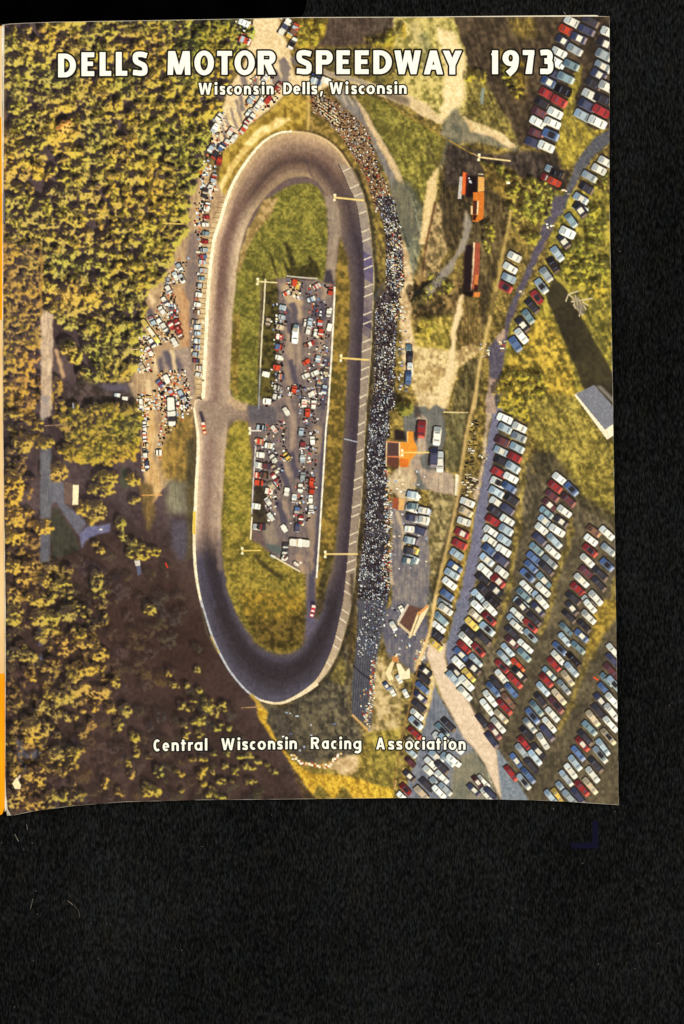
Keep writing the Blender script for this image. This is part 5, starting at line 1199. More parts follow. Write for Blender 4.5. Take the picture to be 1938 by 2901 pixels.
# jungle-gym frame beside the long shadow
L_GYM = new_label("climbing_frame", "pale tangled climbing frame on the grass")
for q in ([(1210, 770), (1230, 715), (1305, 690)], [(1230, 715), (1265, 740), (1280, 820)], [(1250, 770), (1410, 745)], [(1265, 790), (1340, 870)], [(1300, 740), (1330, 800), (1310, 880)], [(1330, 770), (1380, 800)], [(1280, 720), (1300, 800)], [(1340, 790), (1360, 830)]):
    ribbon(P('d', q), 3.2, rgb(214, 192, 150), lab=L_GYM)
fill(P('d', [(1260, 730), (1310, 720), (1330, 800), (1280, 820)]), rgb(140, 124, 112), soft=3, alpha=.6)
fill(P('d', [(1290, 800), (1350, 780), (1360, 850), (1310, 860)]), rgb(112, 104, 116), soft=3, alpha=.6)

# fences
ribbon(P('d', [(806, 90), (780, 250), (750, 380), (712, 600), (690, 700)]), 8, rgb(176, 146, 80), rgb(206, 172, 104), TEX_STREAK, soft=1, lab=L_FENCE)
ribbon(P('d', [(690, 700), (655, 870)]), 8, rgb(124, 104, 62), soft=1, lab=L_FENCE)
ribbon(P('d', [(655, 870), (600, 1110), (570, 1250), (530, 1568)]), 9, rgb(196, 162, 94), rgb(222, 184, 116), TEX_STREAK, soft=1, lab=L_FENCE)
ribbon(P('i', [(490, -10), (430, 250), (380, 570), (362, 740), (290, 1080), (250, 1240), (190, 1500), (170, 1600)]), [11, 9, 8, 8, 8, 7, 7, 7], rgb(184, 152, 92), rgb(214, 176, 112), TEX_STREAK, soft=1, lab=L_FENCE)
ribbon(P('i', [(470, -10), (408, 250), (358, 560)]), 3, rgb(66, 52, 34), soft=1)
ribbon(P('l', [(200, -40), (150, 240), (120, 330), (80, 430), (40, 520)]), [7, 8, 11, 10, 6], rgb(220, 170, 96), rgb(244, 206, 140), TEX_STREAK, soft=1, lab=L_FENCE)
ribbon(P('l', [(60, 500), (20, 700), (-60, 1050), (-120, 1400)]), 3, rgb(150, 110, 60), lab=L_FENCE)
ribbon(P('l', [(70, 90), (0, 280)]), 6, rgb(246, 210, 150))
ribbon(P('l', [(60, 110), (140, 40)]), 7, rgb(226, 150, 80))
ribbon(P('c', [(520, 1133), (565, 1160)]), 2.5, rgb(206, 170, 120))
L_PW = new_label("pit_wall", "white wall along the inside of the paddock")
ribbon(np.concatenate([P('f', [(1016, 660), (1006, 900), (990, 1200), (966, 1568)]), P('h', [(950, 250), (930, 600), (905, 1000), (881, 1352)])]), 4.6, rgb(240, 222, 190), rgb(255, 244, 220), N5, lab=L_PW)
L_PF = new_label("paddock_fence", "pale fence line on the left side of the paddock")
ribbon(P('f', [(502, 600), (492, 800), (478, 1000), (464, 1260)]), 4, rgb(228, 208, 170), lab=L_PF)
ribbon(P('f', [(464, 1260), (452, 1568)]), 3, rgb(150, 156, 160), lab=L_PF)
ribbon(P('h', [(430, 380), (412, 640), (400, 880)]), 3, rgb(206, 202, 196), lab=L_PF)
ribbon(P('h', [(402, 900), (392, 1070)]), 4, rgb(240, 220, 180), lab=L_PF)
ribbon(P('h', [(545, 1185), (760, 1306)]), 4, rgb(232, 210, 170), lab=L_PF)
ribbon(P('f', [(660, 580), (760, 590), (890, 600)]), 3.5, rgb(196, 186, 172), lab=L_PF)
ribbon(P('f', [(700, 600), (860, 612)]), 2, rgb(60, 46, 42))

# light poles: foot, head
for o, a_, b_, w, col in (('b', (1232, 1484), (1015, 1462), 5, (250, 206, 120)), ('f', (1272, 1202), (1062, 1187), 5, (244, 200, 110)), ('h', (1186, 1176), (945, 1176), 5, (240, 200, 124)), ('h', (470, 1148), (332, 1150), 3.6, (240, 196, 96)), ('f', (590, 630), (445, 620), 3.6, (238, 214, 150)),
                          ('h', (470, 262), (388, 262), 3.4, (232, 222, 206)), ('k', (490, 790), (322, 798), 2.6, (176, 140, 90)), ('h', (1185, 346), (1085, 322), 3, (176, 180, 190)), ('c', (802, 1191), (568, 1163), 4.4, (244, 206, 136)), ('i', (436, 128), (250, 124), 3, (232, 200, 136)),
                          ('e', (1370, 196), (1200, 190), 3, (236, 190, 96)), ('e', (1060, 1120), (960, 1126), 2.4, (214, 176, 130)), ('g', (1200, 737), (1050, 740), 3, (226, 160, 88)), ('g', (490, 216), (330, 226), 2.6, (150, 122, 96)), ('k', (1472, 1330), (1456, 1408), 3, (206, 160, 100)), ('m', (870, 1474), (470, 1476), 3.6, (252, 206, 110))):
    lab = new_label("light_pole")
    A, B = P(o, [a_])[0], P(o, [b_])[0]
    u = (B - A) / np.linalg.norm(B - A); n = np.array([-u[1], u[0]])
    ribbon([A, B], w, rgb(*col), lab=lab)
    if w > 3.2:
        ribbon([B - n * 9, B + n * 9], w, rgb(*col), lab=lab)
        for s_ in (-1, 1):
            quad([B + n * s_ * 7 + (-4, -3), B + n * s_ * 7 + (3, -3), B + n * s_ * 7 + (3, 4), B + n * s_ * 7 + (-4, 4)], rgb(255, 236, 190), lab)
# worn edges of the print along the spine, crease by the staple
fill(P('s', [(0, 60), (10, 60), (14, 500), (10, 700), (0, 700)]), rgb(176, 140, 84), soft=6, alpha=.5)

# printed photograph's own softness and grain
Cs = blur(C, 1)
C = C + 0.28 * (C - Cs)
C = np.clip(C * (0.97 + 0.06 * N3[..., None]), 0, 1)
C = 0.70 * C + 0.30 * (C * C * (3 - 2 * C))
C = np.clip(C * np.array([1.005, 1.0, 0.965], np.float32), 0, 1)
lum = C.mean(-1, keepdims=True)
C = np.clip(lum + (C - lum) * np.where(C[..., :1] - C[..., 2:] > .2, 0.86, 0.97), 0, 1)

# ================================================================== THE MAGAZINE ITSELF
top_k = np.array([(0, 69.5), (20, 68), (153, 63), (600, 55.5), (855, 50.5), (1160, 49), (1695, 46.5), (1722, 47), (1770, 50)])
bot_k = np.array([(0, 2312), (34, 2311), (60, 2305), (103, 2297), (207, 2283), (344, 2272), (560, 2266), (713, 2265), (1160, 2260), (1493, 2266), (1596, 2270), (1751, 2280), (1770, 2281)])
lef_k = np.array([(40, 4), (600, 7), (1160, 7), (1720, 15), (1910, 15), (2202, 13.5), (2256, 16), (2294, 21), (2312, 32)])
rig_k = np.array([(40, 1727), (600, 1727), (1160, 1737), (1720, 1745), (2280, 1753), (2330, 1754)])
jit = noise(26, seed=31)


def edge(k, v):
    return np.interp(v, k[:, 0], k[:, 1])


def sheet_z(x, y):
    """gentle curl of the cover: dips to the spine, lifts a little along the foot and the fore edge"""
    x = np.asarray(x, float); y = np.asarray(y, float)
    return (Z_COVER - 0.0016 * np.exp(-np.maximum(x - 8, 0) / 14.0) + 0.00035 * np.sin(x / 430.0 + 0.6) * np.sin(y / 620.0)
            - 0.0005 * np.clip((y - 2180) / 120, 0, 1) ** 2 * np.clip(1 - x / 500, 0, 1))


px = XX + 0.0
py = YY + 0.0
wob = (jit - 0.5) * 1.6
out_m = (px < edge(lef_k, py)) | (px > edge(rig_k, py)) | (py < edge(top_k, px)) | (py > edge(bot_k, px))
px = np.clip(px, edge(lef_k, py) + wob * .8, edge(rig_k, py) + wob * .6)
py = np.clip(py, edge(top_k, px) + wob * .4, edge(bot_k, px) + wob * .7)
zz = sheet_z(px, py)
CO = np.stack([wx(px), wy(py), zz], -1).astype(np.float32)
CL = lin(C).astype(np.float32)

mag = link("magazine", None)
mag.empty_display_size = 0.02
mag["label"] = "vintage motor speedway programme magazine with an aerial race track photograph on its cover"
mag["category"] = "magazine"

face_ok = ~(out_m[:-1, :-1] & out_m[1:, :-1] & out_m[:-1, 1:] & out_m[1:, 1:])
fl = LB[:-1, :-1]
fj, fi = np.nonzero(face_ok)
flab = fl[fj, fi]
order = np.argsort(flab, kind='stable')
fj, fi, flab = fj[order], fi[order], flab[order]
bounds = np.r_[0, np.nonzero(np.diff(flab))[0] + 1, len(flab)]
remap = np.full(NH * NW, -1, np.int64)
photo = None
COf, CLf = CO.reshape(-1, 3), CL.reshape(-1, 3)
for s0, s1 in zip(bounds[:-1], bounds[1:]):
    k = int(flab[s0])
    if k != 0 and s1 - s0 < 6:
        k = -1
    j, i = fj[s0:s1], fi[s0:s1]
    q = np.stack([j * NW + i, (j + 1) * NW + i, (j + 1) * NW + i + 1, j * NW + i + 1], 1)
    u_, inv = np.unique(q, return_inverse=True)
    name, label, kind = NAMES[max(k, 0)] if k >= 0 else ("print_speck", None, None)
    me = mesh_np(name, COf[u_], inv.reshape(q.shape), CLf[u_])
    o = link(name, me, mag if k == 0 else photo, INK)
    if k == 0:
        photo = o
        o["label"] = "colour aerial photograph printed over the whole front cover"
    if label:
        o["label"] = label
    if kind:
        o["kind"] = kind


def slab(name, outline, z0, z1, mat, parent, zf=None):
    """flat sheet of paper with thickness from an outline in scan pixels"""
    pts = np.asarray(outline, float)
    n = len(pts)
    zt = np.array([zf(x, y) if zf else z1 for x, y in pts])
    verts = [(float(wx(x)), float(wy(y)), float(z)) for (x, y), z in zip(pts, zt)] + [(float(wx(x)), float(wy(y)), z0) for x, y in pts]
    faces = [list(range(n))[::-1], list(range(n, 2 * n))] + [[k, (k + 1) % n, n + (k + 1) % n, n + k] for k in range(n)]
    me = bpy.data.meshes.new(name)
    me.from_pydata(verts, [], faces)
    me.update()
    return link(name, me, parent, mat)


# front cover stock: a grid just under the ink, a hair wider so the cut edge shows
gx2 = np.linspace(0, 1, 80); gy2 = np.linspace(0, 1, 100)
U, V = np.meshgrid(gx2, gy2)
yy = 70 + V * 2210
xl, xr = edge(lef_k, yy) - 0.6, edge(rig_k, yy) + 0.1
xs = xl + U * (xr - xl)
yt, yb = edge(top_k, xs) - 1.0, edge(bot_k, xs) + 0.5
ys = yt + V * (yb - yt)
co = np.stack([wx(xs), wy(ys), sheet_z(xs, ys) - 0.00008], -1).reshape(-1, 3)
ji, ii = np.meshgrid(np.arange(99), np.arange(79), indexing='ij')
b0 = (ji * 80 + ii).ravel()
me = mesh_np("front_cover", co, np.stack([b0, b0 + 80, b0 + 81, b0 + 1], 1))
cover = link("front_cover", me, mag, PAPER)
sol = cover.modifiers.new("sheet", 'SOLIDIFY'); sol.thickness = 0.00018; sol.offset = -1
cover["label"] = "worn front cover sheet with pale cut edges"

# inner pages showing along the head
inner = [(24, 75), (160, 66), (600, 56), (700, 50.5), (860, 46), (1160, 44.8), (1500, 41.5), (1690, 40), (1697, 41.5), (1690, 120), (1715, 2262), (1160, 2252), (713, 2257), (344, 2264), (60, 2296), (24, 2290)]
pg = slab("inner_pages", inner, 0.0004, Z_COVER - 0.0019, CREAM, mag)
pg["label"] = "cream inner pages peeking out along the top edge"

# back cover folded out flat to the left of the spine
ORANGE = paper_material("orange_back_cover", (.97, .60, .0), (1.0, .66, .02), 40)
TAN = paper_material("aged_cream_panel", (.88, .70, .46), (.95, .80, .56), 40)
bx = -1716
back = slab("back_cover", [(bx, 80), (2, 71), (3, 300), (5, 620), (5.5, 905), (6, 1160), (11, 1720), (12.5, 2000), (12.5, 2200), (11.5, 2290), (4, 2308), (0, 2310), (bx, 2290)], 0.0002, 0.0016, ORANGE, mag)
back["label"] = "orange back cover spread out beyond the worn spine"
pn = slab("cream_panel", [(bx + 60, 905), (5.6, 905), (6, 1160), (11, 1720), (12.2, 1909), (bx + 60, 1909)], 0.0017, 0.00172, TAN, back)
pn2 = slab("cream_panel", [(bx + 60, 84), (2.5, 74), (3.2, 330), (bx + 60, 330)], 0.0017, 0.00172, TAN, back)
spn = [(3, 72), (6, 72), (7, 300), (9, 620), (9, 1160), (17, 1720), (17, 1910), (15.5, 2202), (18, 2256), (23, 2294), (34, 2312), (26, 2311), (19, 2303), (15, 2296), (12, 2302), (12.5, 2200), (12.5, 1910), (10.5, 1720), (5.5, 1160), (5, 620), (3, 300)]
sp = slab("spine", spn, 0.0004, 0.00165, PAPER, mag)
sp["label"] = "frayed pale spine fold"

# staple at the spine
STEEL, nt_, b_ = new_mat("tarnished_steel")
nz = nt_.nodes.new("ShaderNodeTexNoise"); nz.inputs["Scale"].default_value = 900
cr_ = nt_.nodes.new("ShaderNodeValToRGB")
cr_.color_ramp.elements[0].color = (.03, .03, .035, 1); cr_.color_ramp.elements[1].color = (.16, .15, .15, 1)
nt_.links.new(nz.outputs["Fac"], cr_.inputs["Fac"]); nt_.links.new(cr_.outputs["Color"], b_.inputs["Base Color"])
b_.inputs["Metallic"].default_value = 0.6; b_.inputs["Roughness"].default_value = 0.5


def wire(name, pts, r, mat, parent=None, seg=8):
    """round wire through 3-D points"""
    pts = np.asarray(pts, float)
    t = np.gradient(pts, axis=0); t /= np.linalg.norm(t, axis=1)[:, None]
    vs, fs = [], []
    for k, (p, d) in enumerate(zip(pts, t)):
        a = np.cross(d, (0.3, 0.2, 1.0)); a /= np.linalg.norm(a); b = np.cross(d, a)
        rr = r if np.isscalar(r) else r[k]
        for s_ in range(seg):
            w = 2 * math.pi * s_ / seg
            vs.append(tuple(p + (a * math.cos(w) + b * math.sin(w)) * rr))
    n = len(pts)
    for k in range(n - 1):
        for s_ in range(seg):
            fs.append((k * seg + s_, k * seg + (s_ + 1) % seg, (k + 1) * seg + (s_ + 1) % seg, (k + 1) * seg + s_))
    fs.append(tuple(range(seg))[::-1]); fs.append(tuple((n - 1) * seg + s_ for s_ in range(seg)))
    me = bpy.data.meshes.new(name)
    me.from_pydata(vs, [], fs)
    me.update()
    for p in me.polygons:
        p.use_smooth = True
    return link(name, me, parent, mat)


sx_, zs = 11.5, float(sheet_z(11.5, 590)) + 0.0003
stp = wire("staple", [(wx(sx_ + 2), wy(543), zs - .0009), (wx(sx_ + .6), wy(545), zs - .0001), (wx(sx_), wy(550), zs), (wx(sx_), wy(590), zs), (wx(sx_ - .3), wy(627), zs), (wx(sx_ - .3), wy(632), zs - .0001), (wx(sx_), wy(634), zs - .0009)], 0.00036, STEEL, mag)
stp["label"] = "dark wire staple through the spine"

# ------------------------------------------------------------------ lettering
def sd_poly(pts, X, Y):
    pts = np.asarray(pts, float)
    d = np.full(X.shape, 1e9); s = np.zeros(X.shape, bool)
    n = len(pts)
    for k in range(n):
        a, b = pts[k], pts[(k + 1) % n]
        ex, ey = b - a
        wx_, wy_ = X - a[0], Y - a[1]
        L2 = ex * ex + ey * ey
        if L2 < 1e-12:
            continue
        t = np.clip((wx_ * ex + wy_ * ey) / L2, 0, 1)
        d = np.minimum(d, (wx_ - ex * t) ** 2 + (wy_ - ey * t) ** 2)
        if ey != 0:
            c = ((a[1] > Y) != (b[1] > Y)) & (X < ex * (Y - a[1]) / ey + a[0])
            s ^= c
    d = np.sqrt(d)
    return np.where(s, -d, d)


def stroke(pts, w0, w1=None):
    p = np.asarray(pts, float)
    w = np.linspace(w0, w1 if w1 is not None else w0, len(p))
    t = np.gradient(p, axis=0); t /= np.linalg.norm(t, axis=1)[:, None]
    n = np.stack([-t[:, 1], t[:, 0]], 1) * (w / 2)[:, None]
    return np.concatenate([p + n, (p - n)[::-1]])


def arc(cx, cy, rx, ry, a0, a1, n=28):
    a = np.radians(np.linspace(a0, a1, n))
    return np.stack([cx + rx * np.cos(a), cy + ry * np.sin(a)], 1)


def box(x0, y0, x1, y1):
    return np.array([(x0, y0), (x1, y0), (x1, y1), (x0, y1)], float)


def spline(p, n=40):
    return resample(np.asarray(p, float), n, False)


def glyph(ch, w, h, t):
    """adds, cuts in px; y up, baseline 0, cap height h, width w, stem t"""
    x = 0.72 * h                                     # x-height
    A, Q = [], []
    ht = t * 0.82                                    # horizontals are thinner
    if ch == 'D':
        A = [np.concatenate([[(0, 0)], [(w * .36, 0)], arc(w * .36, h / 2, w * .64, h / 2, -90, 90), [(0, h)]])]
        Q = [np.concatenate([[(t, ht)], arc(w * .36, h / 2, w * .64 - t, h / 2 - ht, -90, 90), [(t, h - ht)]])]
    elif ch == 'E':
        A = [box(0, 0, t, h), box(0, 0, w, ht), box(0, h - ht, w, h), box(0, h * .52 - ht * .45, w * .9, h * .52 + ht * .45)]
    elif ch == 'L':
        A = [box(0, 0, t, h), box(0, 0, w, ht * 1.02)]
    elif ch == 'T':
        A = [box(w / 2 - t / 2, 0, w / 2 + t / 2, h), box(0, h - ht, w, h)]
    elif ch in 'Oo':
        H = h if ch == 'O' else x
        o = 0.02 * h
        A = [arc(w / 2, H / 2, w / 2, H / 2 + o, 0, 350, 40)]
        Q = [arc(w / 2, H / 2, w / 2 - t, H / 2 + o - ht, 0, 350, 40)]
    elif ch == 'M':
        A = [np.array([(0, 0), (t * .9, 0), (t * 1.15, h), (w * .03, h)]), np.array([(w, 0), (w - t * .9, 0), (w - t * 1.15, h), (w * .97, h)]),
             np.array([(w * .03, h), (t * 1.3, h), (w * .5 + t * .42, 0.02 * h), (w * .5 - t * .42, 0.02 * h)]), np.array([(w * .97, h), (w - t * 1.3, h), (w * .5 - t * .42, 0.02 * h), (w * .5 + t * .42, 0.02 * h)])]
    elif ch == 'W':
        A = [np.array([(0, h), (t * 1.05, h), (w * .27 + t * .5, 0), (w * .27 - t * .45, 0)]), np.array([(w, h), (w - t * 1.05, h), (w * .73 - t * .5, 0), (w * .73 + t * .45, 0)]),
             np.array([(w * .27 - t * .2, 0), (w * .27 + t * .5, 0), (w * .5 + t * .45, h), (w * .5 - t * .45, h)]), np.array([(w * .73 + t * .2, 0), (w * .73 - t * .5, 0), (w * .5 - t * .45, h), (w * .5 + t * .45, h)])]
    elif ch == 'A':
        A = [np.array([(0, 0), (t, 0), (w * .5 + t * .45, h), (w * .5 - t * .55, h)]), np.array([(w, 0), (w - t, 0), (w * .5 - t * .45, h), (w * .5 + t * .55, h)]), box(w * .2, h * .2, w * .8, h * .2 + ht)]
    elif ch == 'Y':
        A = [np.array([(0, h), (t * 1.1, h), (w * .5 + t * .5, h * .40), (w * .5 - t * .5, h * .36)]), np.array([(w, h), (w - t * 1.1, h), (w * .5 - t * .5, h * .40), (w * .5 + t * .5, h * .36)]), box(w * .5 - t * .5, 0, w * .5 + t * .5, h * .45)]
    elif ch in 'PR':
        yb = h * (.40 if ch == 'P' else .43)
        r = (h - yb) / 2
        A = [np.concatenate([[(0, yb)], arc(w - r * .95, yb + r, r * .95, r, -90, 90), [(0, h)]])]
        Q = [np.concatenate([[(t, yb + ht)], arc(w - r * .95, yb + r, r * .95 - t, r - ht, -90, 90), [(t, h - ht)]])]
        st_ = [box(0, 0, t, h)]
        if ch == 'R':
            st_.append(np.array([(w - t * 1.15, 0), (w * 1.02, 0), (w * .5 + t * .5, yb + ht * .7), (w * .5 - t * .5, yb + ht * .5)]))
        return [(A, Q), (st_, [])]
    elif ch in 'Ss':
        H = h if ch == 'S' else x
        k = .5
        A = [stroke(spline([(w * .93, H * .84), (w * .72, H - ht * k - .02 * H), (w * .5, H - ht * k), (w * .24, H * .87), (t * .52, H * .73), (w * .26, H * .59), (w * .52, H * .50), (w * .76, H * .41), (w - t * .52, H * .26), (w * .76, H * .12), (w * .48, ht * k), (w * .25, ht * k + .02 * H), (w * .05, H * .13)]), t * .9)]
    elif ch in 'Cc':
        H = h if ch == 'C' else x
        A = [stroke(arc(w * .56, H / 2, w * .56 - t / 2, H / 2 - ht / 2, 50, 310), t * .95)]
    elif ch == 'e':
        A = [stroke(arc(w / 2, x / 2, w / 2 - t / 2, x / 2 - ht / 2, 0, 315), t * .9), box(t * .5, x * .5 - ht * .38, w - t * .1, x * .5 + ht * .32)]
    elif ch == 'i':
        A = [box(w / 2 - t / 2, 0, w / 2 + t / 2, x), arc(w / 2, h * .95, t * .62, t * .62, 0, 340, 14)]
    elif ch == 'l':
        A = [box(w / 2 - t / 2, 0, w / 2 + t / 2, h * 1.04)]
    elif ch == 'n':
        r = w / 2
        A = [box(0, 0, t, x), stroke(np.concatenate([arc(w / 2, x - r * .92, r - t / 2, r * .92 - ht / 2, 178, 0), [(w - t / 2, x - r), (w - t / 2, 0)]]), t)]
    elif ch == 'r':
        A = [box(0, 0, t, x), stroke(arc(w * .95, x * .56, w * .95 - t * .5, x * .44 - ht / 2, 180, 82), t * .9)]
    elif ch == 't':
        A = [box(w * .45 - t / 2, 0, w * .45 + t / 2, h * .95), box(0, x - ht, w, x)]
    elif ch in 'ag':
        H = x
        A1 = [arc(w / 2, H / 2, w / 2, H / 2, 0, 350, 36)]
        Q1 = [arc(w / 2, H / 2, w / 2 - t * .95, H / 2 - ht, 0, 350, 36)]
        if ch == 'a':
            return [(A1, Q1), ([box(w - t, 0, w, H)], [])]
        return [(A1, Q1), ([stroke(np.concatenate([[(w - t / 2, H), (w - t / 2, 0)], arc(w / 2, -.06 * h, w / 2 - t / 2, .20 * h, 0, -140)]), t)], [])]
    elif ch == ',':
        A = [np.array([(w * .2, -h * .2), (w * .55, -h * .2), (w, t * 1.1), (w * .4, t * 1.1)])]
    elif ch == '1':
        A = [box(w - t, 0, w, h), np.array([(0, h * .86), (w - t * .5, h), (w - t * .5, h - ht * 1.2), (0, h * .80)])]
    elif ch == '7':
        A = [box(0, h - ht, w, h), np.array([(w - t * .95, h - ht * .5), (w, h), (w * .28 + t, 0), (w * .28 - t * .1, 0)])]
    elif ch == '9':
        r = h * .33
        A1 = [arc(w / 2, h - r, w / 2, r * 1.02, 0, 350, 36)]
        Q1 = [arc(w / 2, h - r, w / 2 - t, r * 1.02 - ht * .9, 0, 350, 36)]
        return [(A1, Q1), ([stroke(spline([(w - t * .5, h - r), (w - t * .55, h * .48), (w * .68, h * .22), (w * .34, 0)]), t, t * 1.15)], [])]
    elif ch == '3':
        A = [stroke(spline([(w * .04, h * .88), (w * .3, h - ht * .5), (w * .62, h - ht * .55), (w - t * .62, h * .76), (w * .66, h * .575), (w * .34, h * .535)]), t * .92),
             stroke(spline([(w * .34, h * .535), (w * .70, h * .50), (w - t * .5, h * .28), (w * .66, ht * .55), (w * .3, ht * .5), (w * .02, h * .10)]), t * .92)]
    return [(A, Q)]


WHITE = np.array(lin(np.array([255, 251, 228]) / 255))
BLACK = np.array([0.006, 0.005, 0.006])


def letter_line(name, items, cap, stem, rim, step, label, ybase):
    """items: (character, x0, x1); ybase(x) gives the baseline in scan pixels"""
    cos, fcs, cls = [], [], []
    base = 0
    for ch, x0, x1 in items:
        yb = ybase((x0 + x1) / 2)
        w = x1 - x0
        gxs = np.arange(-rim - 2, w + rim + 2 + step, step)
        gys = np.arange(-cap * .36 - rim if ch in 'g,' else -rim - 2, cap * 1.12 + rim + 2, step)
        X, Y = np.meshgrid(gxs, gys)
        d = np.full(X.shape, 1e9)
        for A, Q in glyph(ch, w, cap, stem):
            da = np.min([sd_poly(p, X, Y) for p in A], axis=0)
            if Q:
                dq = np.min([sd_poly(p, X, Y) for p in Q], axis=0)
                da = np.maximum(da, -dq)
            d = np.minimum(d, da)
        d = d + 0.25 * (rng.random(d.shape) - .5)
        keep = d < rim
        fk = keep[:-1, :-1] | keep[1:, :-1] | keep[:-1, 1:] | keep[1:, 1:]
        j, i = np.nonzero(fk)
        n = X.shape[1]
        q = np.stack([j * n + i, j * n + i + 1, (j + 1) * n + i + 1, (j + 1) * n + i], 1)
        u_, inv = np.unique(q, return_inverse=True)
        sx = x0 + X.ravel()[u_]; sy = yb - Y.ravel()[u_]
        z = sheet_z(sx, sy) + 0.00003
        cos.append(np.stack([wx(sx), wy(sy), z], 1))
        f = np.clip(0.5 - d.ravel()[u_] / (step * 1.2), 0, 1)[:, None]
        cls.append(WHITE * f + BLACK * (1 - f))
        fcs.append(inv.reshape(q.shape) + base)
        base += len(u_)
    me = mesh_np(name, np.concatenate(cos), np.concatenate(fcs), np.concatenate(cls))
    o = link(name, me, mag, INK)
    o["label"] = label
    return o


TITLE = [('D', 165, 215), ('E', 231, 267), ('L', 282.5, 315), ('L', 328.5, 360.5), ('S', 375, 419), ('M', 475, 539.5), ('O', 551, 606), ('T', 615.5, 657), ('O', 665, 721.5), ('R', 730.5, 780.5),
         ('S', 839, 884), ('P', 895.5, 942.5), ('E', 953.5, 991), ('E', 1006, 1044.5), ('D', 1058, 1110), ('W', 1117.5, 1192.5), ('A', 1201, 1255), ('Y', 1254.5, 1308.5), ('1', 1392, 1411), ('9', 1424, 1470), ('7', 1481.5, 1514), ('3', 1530, 1568.5)]
letter_line("title_lettering", TITLE, 67, 16.4, 4.6, 0.75, "big white title DELLS MOTOR SPEEDWAY 1973 edged in black", lambda x: np.interp(x, [190, 240, 400, 500, 760, 860, 1100, 1280, 1550], [219, 215.5, 214, 212, 211, 209.5, 209.5, 210.5, 208.5]))
SUB = [('W', 562.5, 600), ('i', 608, 616), ('s', 623, 638), ('c', 643, 659.5), ('o', 663.5, 685), ('n', 691.5, 711), ('s', 718, 733), ('i', 741, 750), ('n', 755.5, 775), ('D', 803, 827), ('e', 831, 851), ('l', 857, 864.5), ('l', 870, 877.5), ('s', 882.5, 899), ('‚', 905, 916) if False else (',', 905, 915),
       ('W', 934, 971), ('i', 979, 987), ('s', 995.5, 1011), ('c', 1016.5, 1034.5), ('o', 1038.5, 1062), ('n', 1068.5, 1090), ('s', 1095.5, 1111), ('i', 1117, 1126), ('n', 1131, 1152)]
letter_line("subtitle_lettering", SUB, 33, 6.9, 3.4, 0.6, "white subtitle Wisconsin Dells, Wisconsin edged in black", lambda x: np.interp(x, [560, 1150], [268, 265.5]))
ASSOC = [('C', 435, 453.5), ('e', 460.5, 479.5), ('n', 486.5, 506.5), ('t', 513, 526.5), ('r', 533, 546), ('a', 551, 573.5), ('l', 580.5, 587.5), ('W', 627, 664.5), ('i', 673, 680.5), ('s', 686.5, 702.5), ('c', 708, 725), ('o', 730, 753), ('n', 759.5, 779.5), ('s', 785.5, 801), ('i', 808, 815.5), ('n', 820.5, 841),
         ('R', 881, 904), ('a', 912, 931.5), ('c', 938, 955), ('i', 961.5, 969), ('n', 975.5, 995), ('g', 1001, 1023.5), ('A', 1066, 1090.5), ('s', 1100, 1117), ('s', 1123, 1140), ('o', 1148, 1170), ('c', 1174.5, 1190), ('i', 1196.5, 1204), ('a', 1209, 1230.5), ('t', 1236, 1249), ('i', 1257, 1265), ('o', 1271, 1293), ('n', 1299.5, 1319)]
letter_line("association_lettering", ASSOC, 33, 6.6, 3.3, 0.6, "white line Central Wisconsin Racing Association edged in black", lambda x: np.interp(x, [430, 640, 880, 1080, 1320], [2128.5, 2125, 2121.5, 2123, 2124]))

# ================================================================== CLOTH AND SMALL THINGS ON IT
n = 2
S_ = 1.2
me = mesh_np("black_cloth", np.array([(-S_, -S_, 0), (S_, -S_, 0), (S_, S_, 0), (-S_, S_, 0)]), np.array([[0, 1, 2, 3]]))
cl = link("cloth_ground", me, None, CLOTH)
cl["kind"] = "structure"

BLK = paper_material("black_card", (.0, .0, .0), (.012, .012, .012), 60)
BLK.node_tree.nodes["Principled BSDF"].inputs["Specular IOR Level"].default_value = 0.0


def flat_thing(name, outline, z0, z1, mat, label, cat, group=None):
    pts = np.asarray(outline, float)
    c = pts.mean(0)
    n = len(pts)
    vs = [(float(wx(x, 0) - wx(c[0], 0)), float(wy(y, 0) - wy(c[1], 0)), z1 - z0) for x, y in pts] + [(float(wx(x, 0) - wx(c[0], 0)), float(wy(y, 0) - wy(c[1], 0)), 0) for x, y in pts]
    me = bpy.data.meshes.new(name)
    me.from_pydata(vs, [], [list(range(n))[::-1], list(range(n, 2 * n))] + [[k, (k + 1) % n, n + (k + 1) % n, n + k] for k in range(n)])
    me.update()
    o = link(name, me, None, mat)
    o.location = (float(wx(c[0], 0)), float(wy(c[1], 0)), z0)
    o["label"] = label; o["category"] = cat
    if group:
        o["group"] = group
    return o


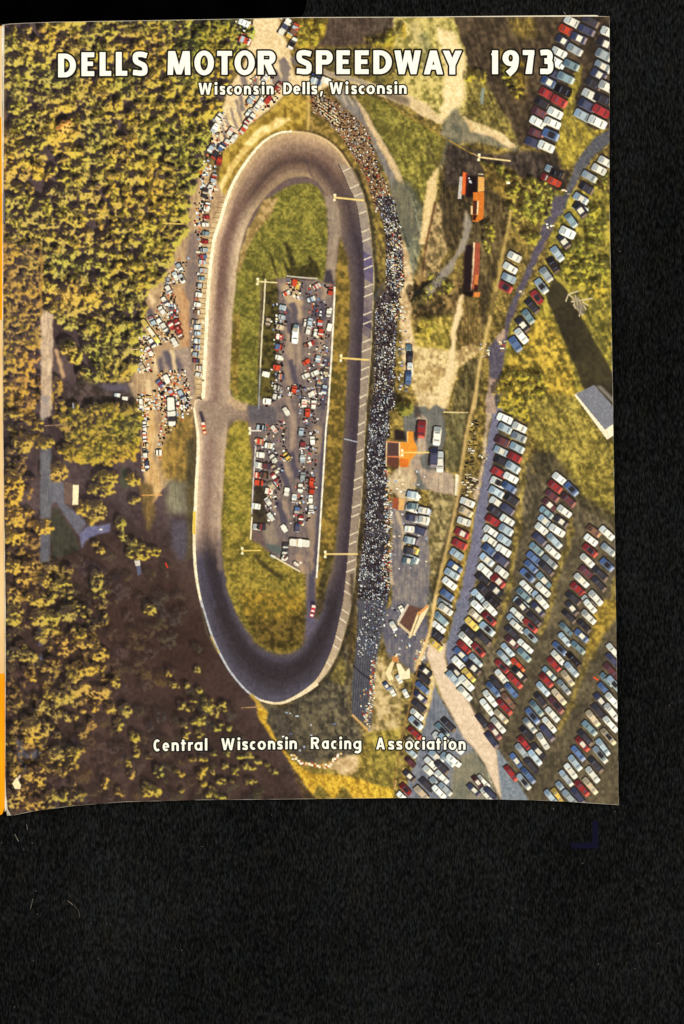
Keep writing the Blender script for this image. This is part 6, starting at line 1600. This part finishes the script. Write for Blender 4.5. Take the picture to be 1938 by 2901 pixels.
flat_thing("black_card", [(-700, -420), (884, -420), (872, -10), (866, 20), (856, 46), (852, 60), (400, 64), (-700, 70)], 0.00002, 0.00022, BLK, "plain black card lying behind the top left edge of the magazine", "card")
NAVY, nt_, b_ = new_mat("faded_navy_chalk")
nz = nt_.nodes.new("ShaderNodeTexNoise"); nz.inputs["Scale"].default_value = 900
cr_ = nt_.nodes.new("ShaderNodeValToRGB")
cr_.color_ramp.elements[0].color = (.003, .003, .006, 1); cr_.color_ramp.elements[1].color = (.010, .010, .030, 1)
nt_.links.new(nz.outputs["Fac"], cr_.inputs["Fac"]); nt_.links.new(cr_.outputs["Color"], b_.inputs["Base Color"])
b_.inputs["Roughness"].default_value = 1; b_.inputs["Specular IOR Level"].default_value = 0
flat_thing("corner_tape", [(1678, 2326), (1694, 2326), (1696, 2404), (1618, 2404), (1618, 2388), (1678, 2388)], 0.00002, 0.00006, NAVY, "faint navy corner shaped tape mark on the cloth below the magazine", "tape mark")

LINT = paper_material("pale_lint", (.40, .36, .32), (.62, .58, .52), 500)


def lint(p, r, label, group=None):
    pts = [(wx(x, 0), wy(y, 0), 0.00012 + 0.00010 * math.sin(k * 1.7)) for k, (x, y) in enumerate(resample(np.asarray(p, float), 7, False))]
    c = np.mean(np.array(pts), 0)
    o = wire("lint_fibre", np.array(pts) - (c[0], c[1], 0), r * PX, LINT, None, 5)
    o.location = (c[0], c[1], 0.0)
    o["label"] = label; o["category"] = "lint"
    if group:
        o["group"] = group


GRP = "lint caught on the black cloth"
lint([(42, 2363), (47, 2373), (53, 2384)], 0.9, "tan slanting fibre on the cloth just below the magazine's spine corner", GRP)
lint([(75, 2335), (77, 2342), (78, 2350)], 0.7, "short upright brown fibre nearest the magazine's lower left corner", GRP)
lint([(192, 2552), (199, 2557), (206, 2563)], 0.9, "grey slanting fibre below the lower left of the magazine", GRP)
lint([(93, 2546), (90, 2560), (86, 2577)], 0.5, "thin grey upright fibre on the lower left of the cloth", GRP)
lint([(1597, 34), (1600, 38), (1602, 41)], 1.3, "pale crumb of lint above the magazine's top edge", GRP)
lint([(208, 2563), (222, 2580), (226, 2600)], 0.3, "very faint curved fibre trailing off a grey fibre", GRP)
for (x, y) in ((6, 2389), (92, 2387), (68, 2408), (103, 2525), (108, 2590), (257, 2616), (276, 2715), (571, 2398), (1649, 2446), (1756, 713), (1896, 1997), (1741, 2300), (1568, 2293), (302, 2615), (95, 2720), (1694, 2732), (1865, 2673), (42, 2852), (515, 2690), (770, 2310), (1618, 2790), (1450, 2572), (1800, 2745)):
    a = rng.uniform(0, 6.28)
    lint([(x, y), (x + 1.6 * math.cos(a), y + 1.6 * math.sin(a)), (x + 3 * math.cos(a), y + 3 * math.sin(a))], rng.uniform(.6, 1.0), "tiny pale speck of lint on the black cloth", GRP)
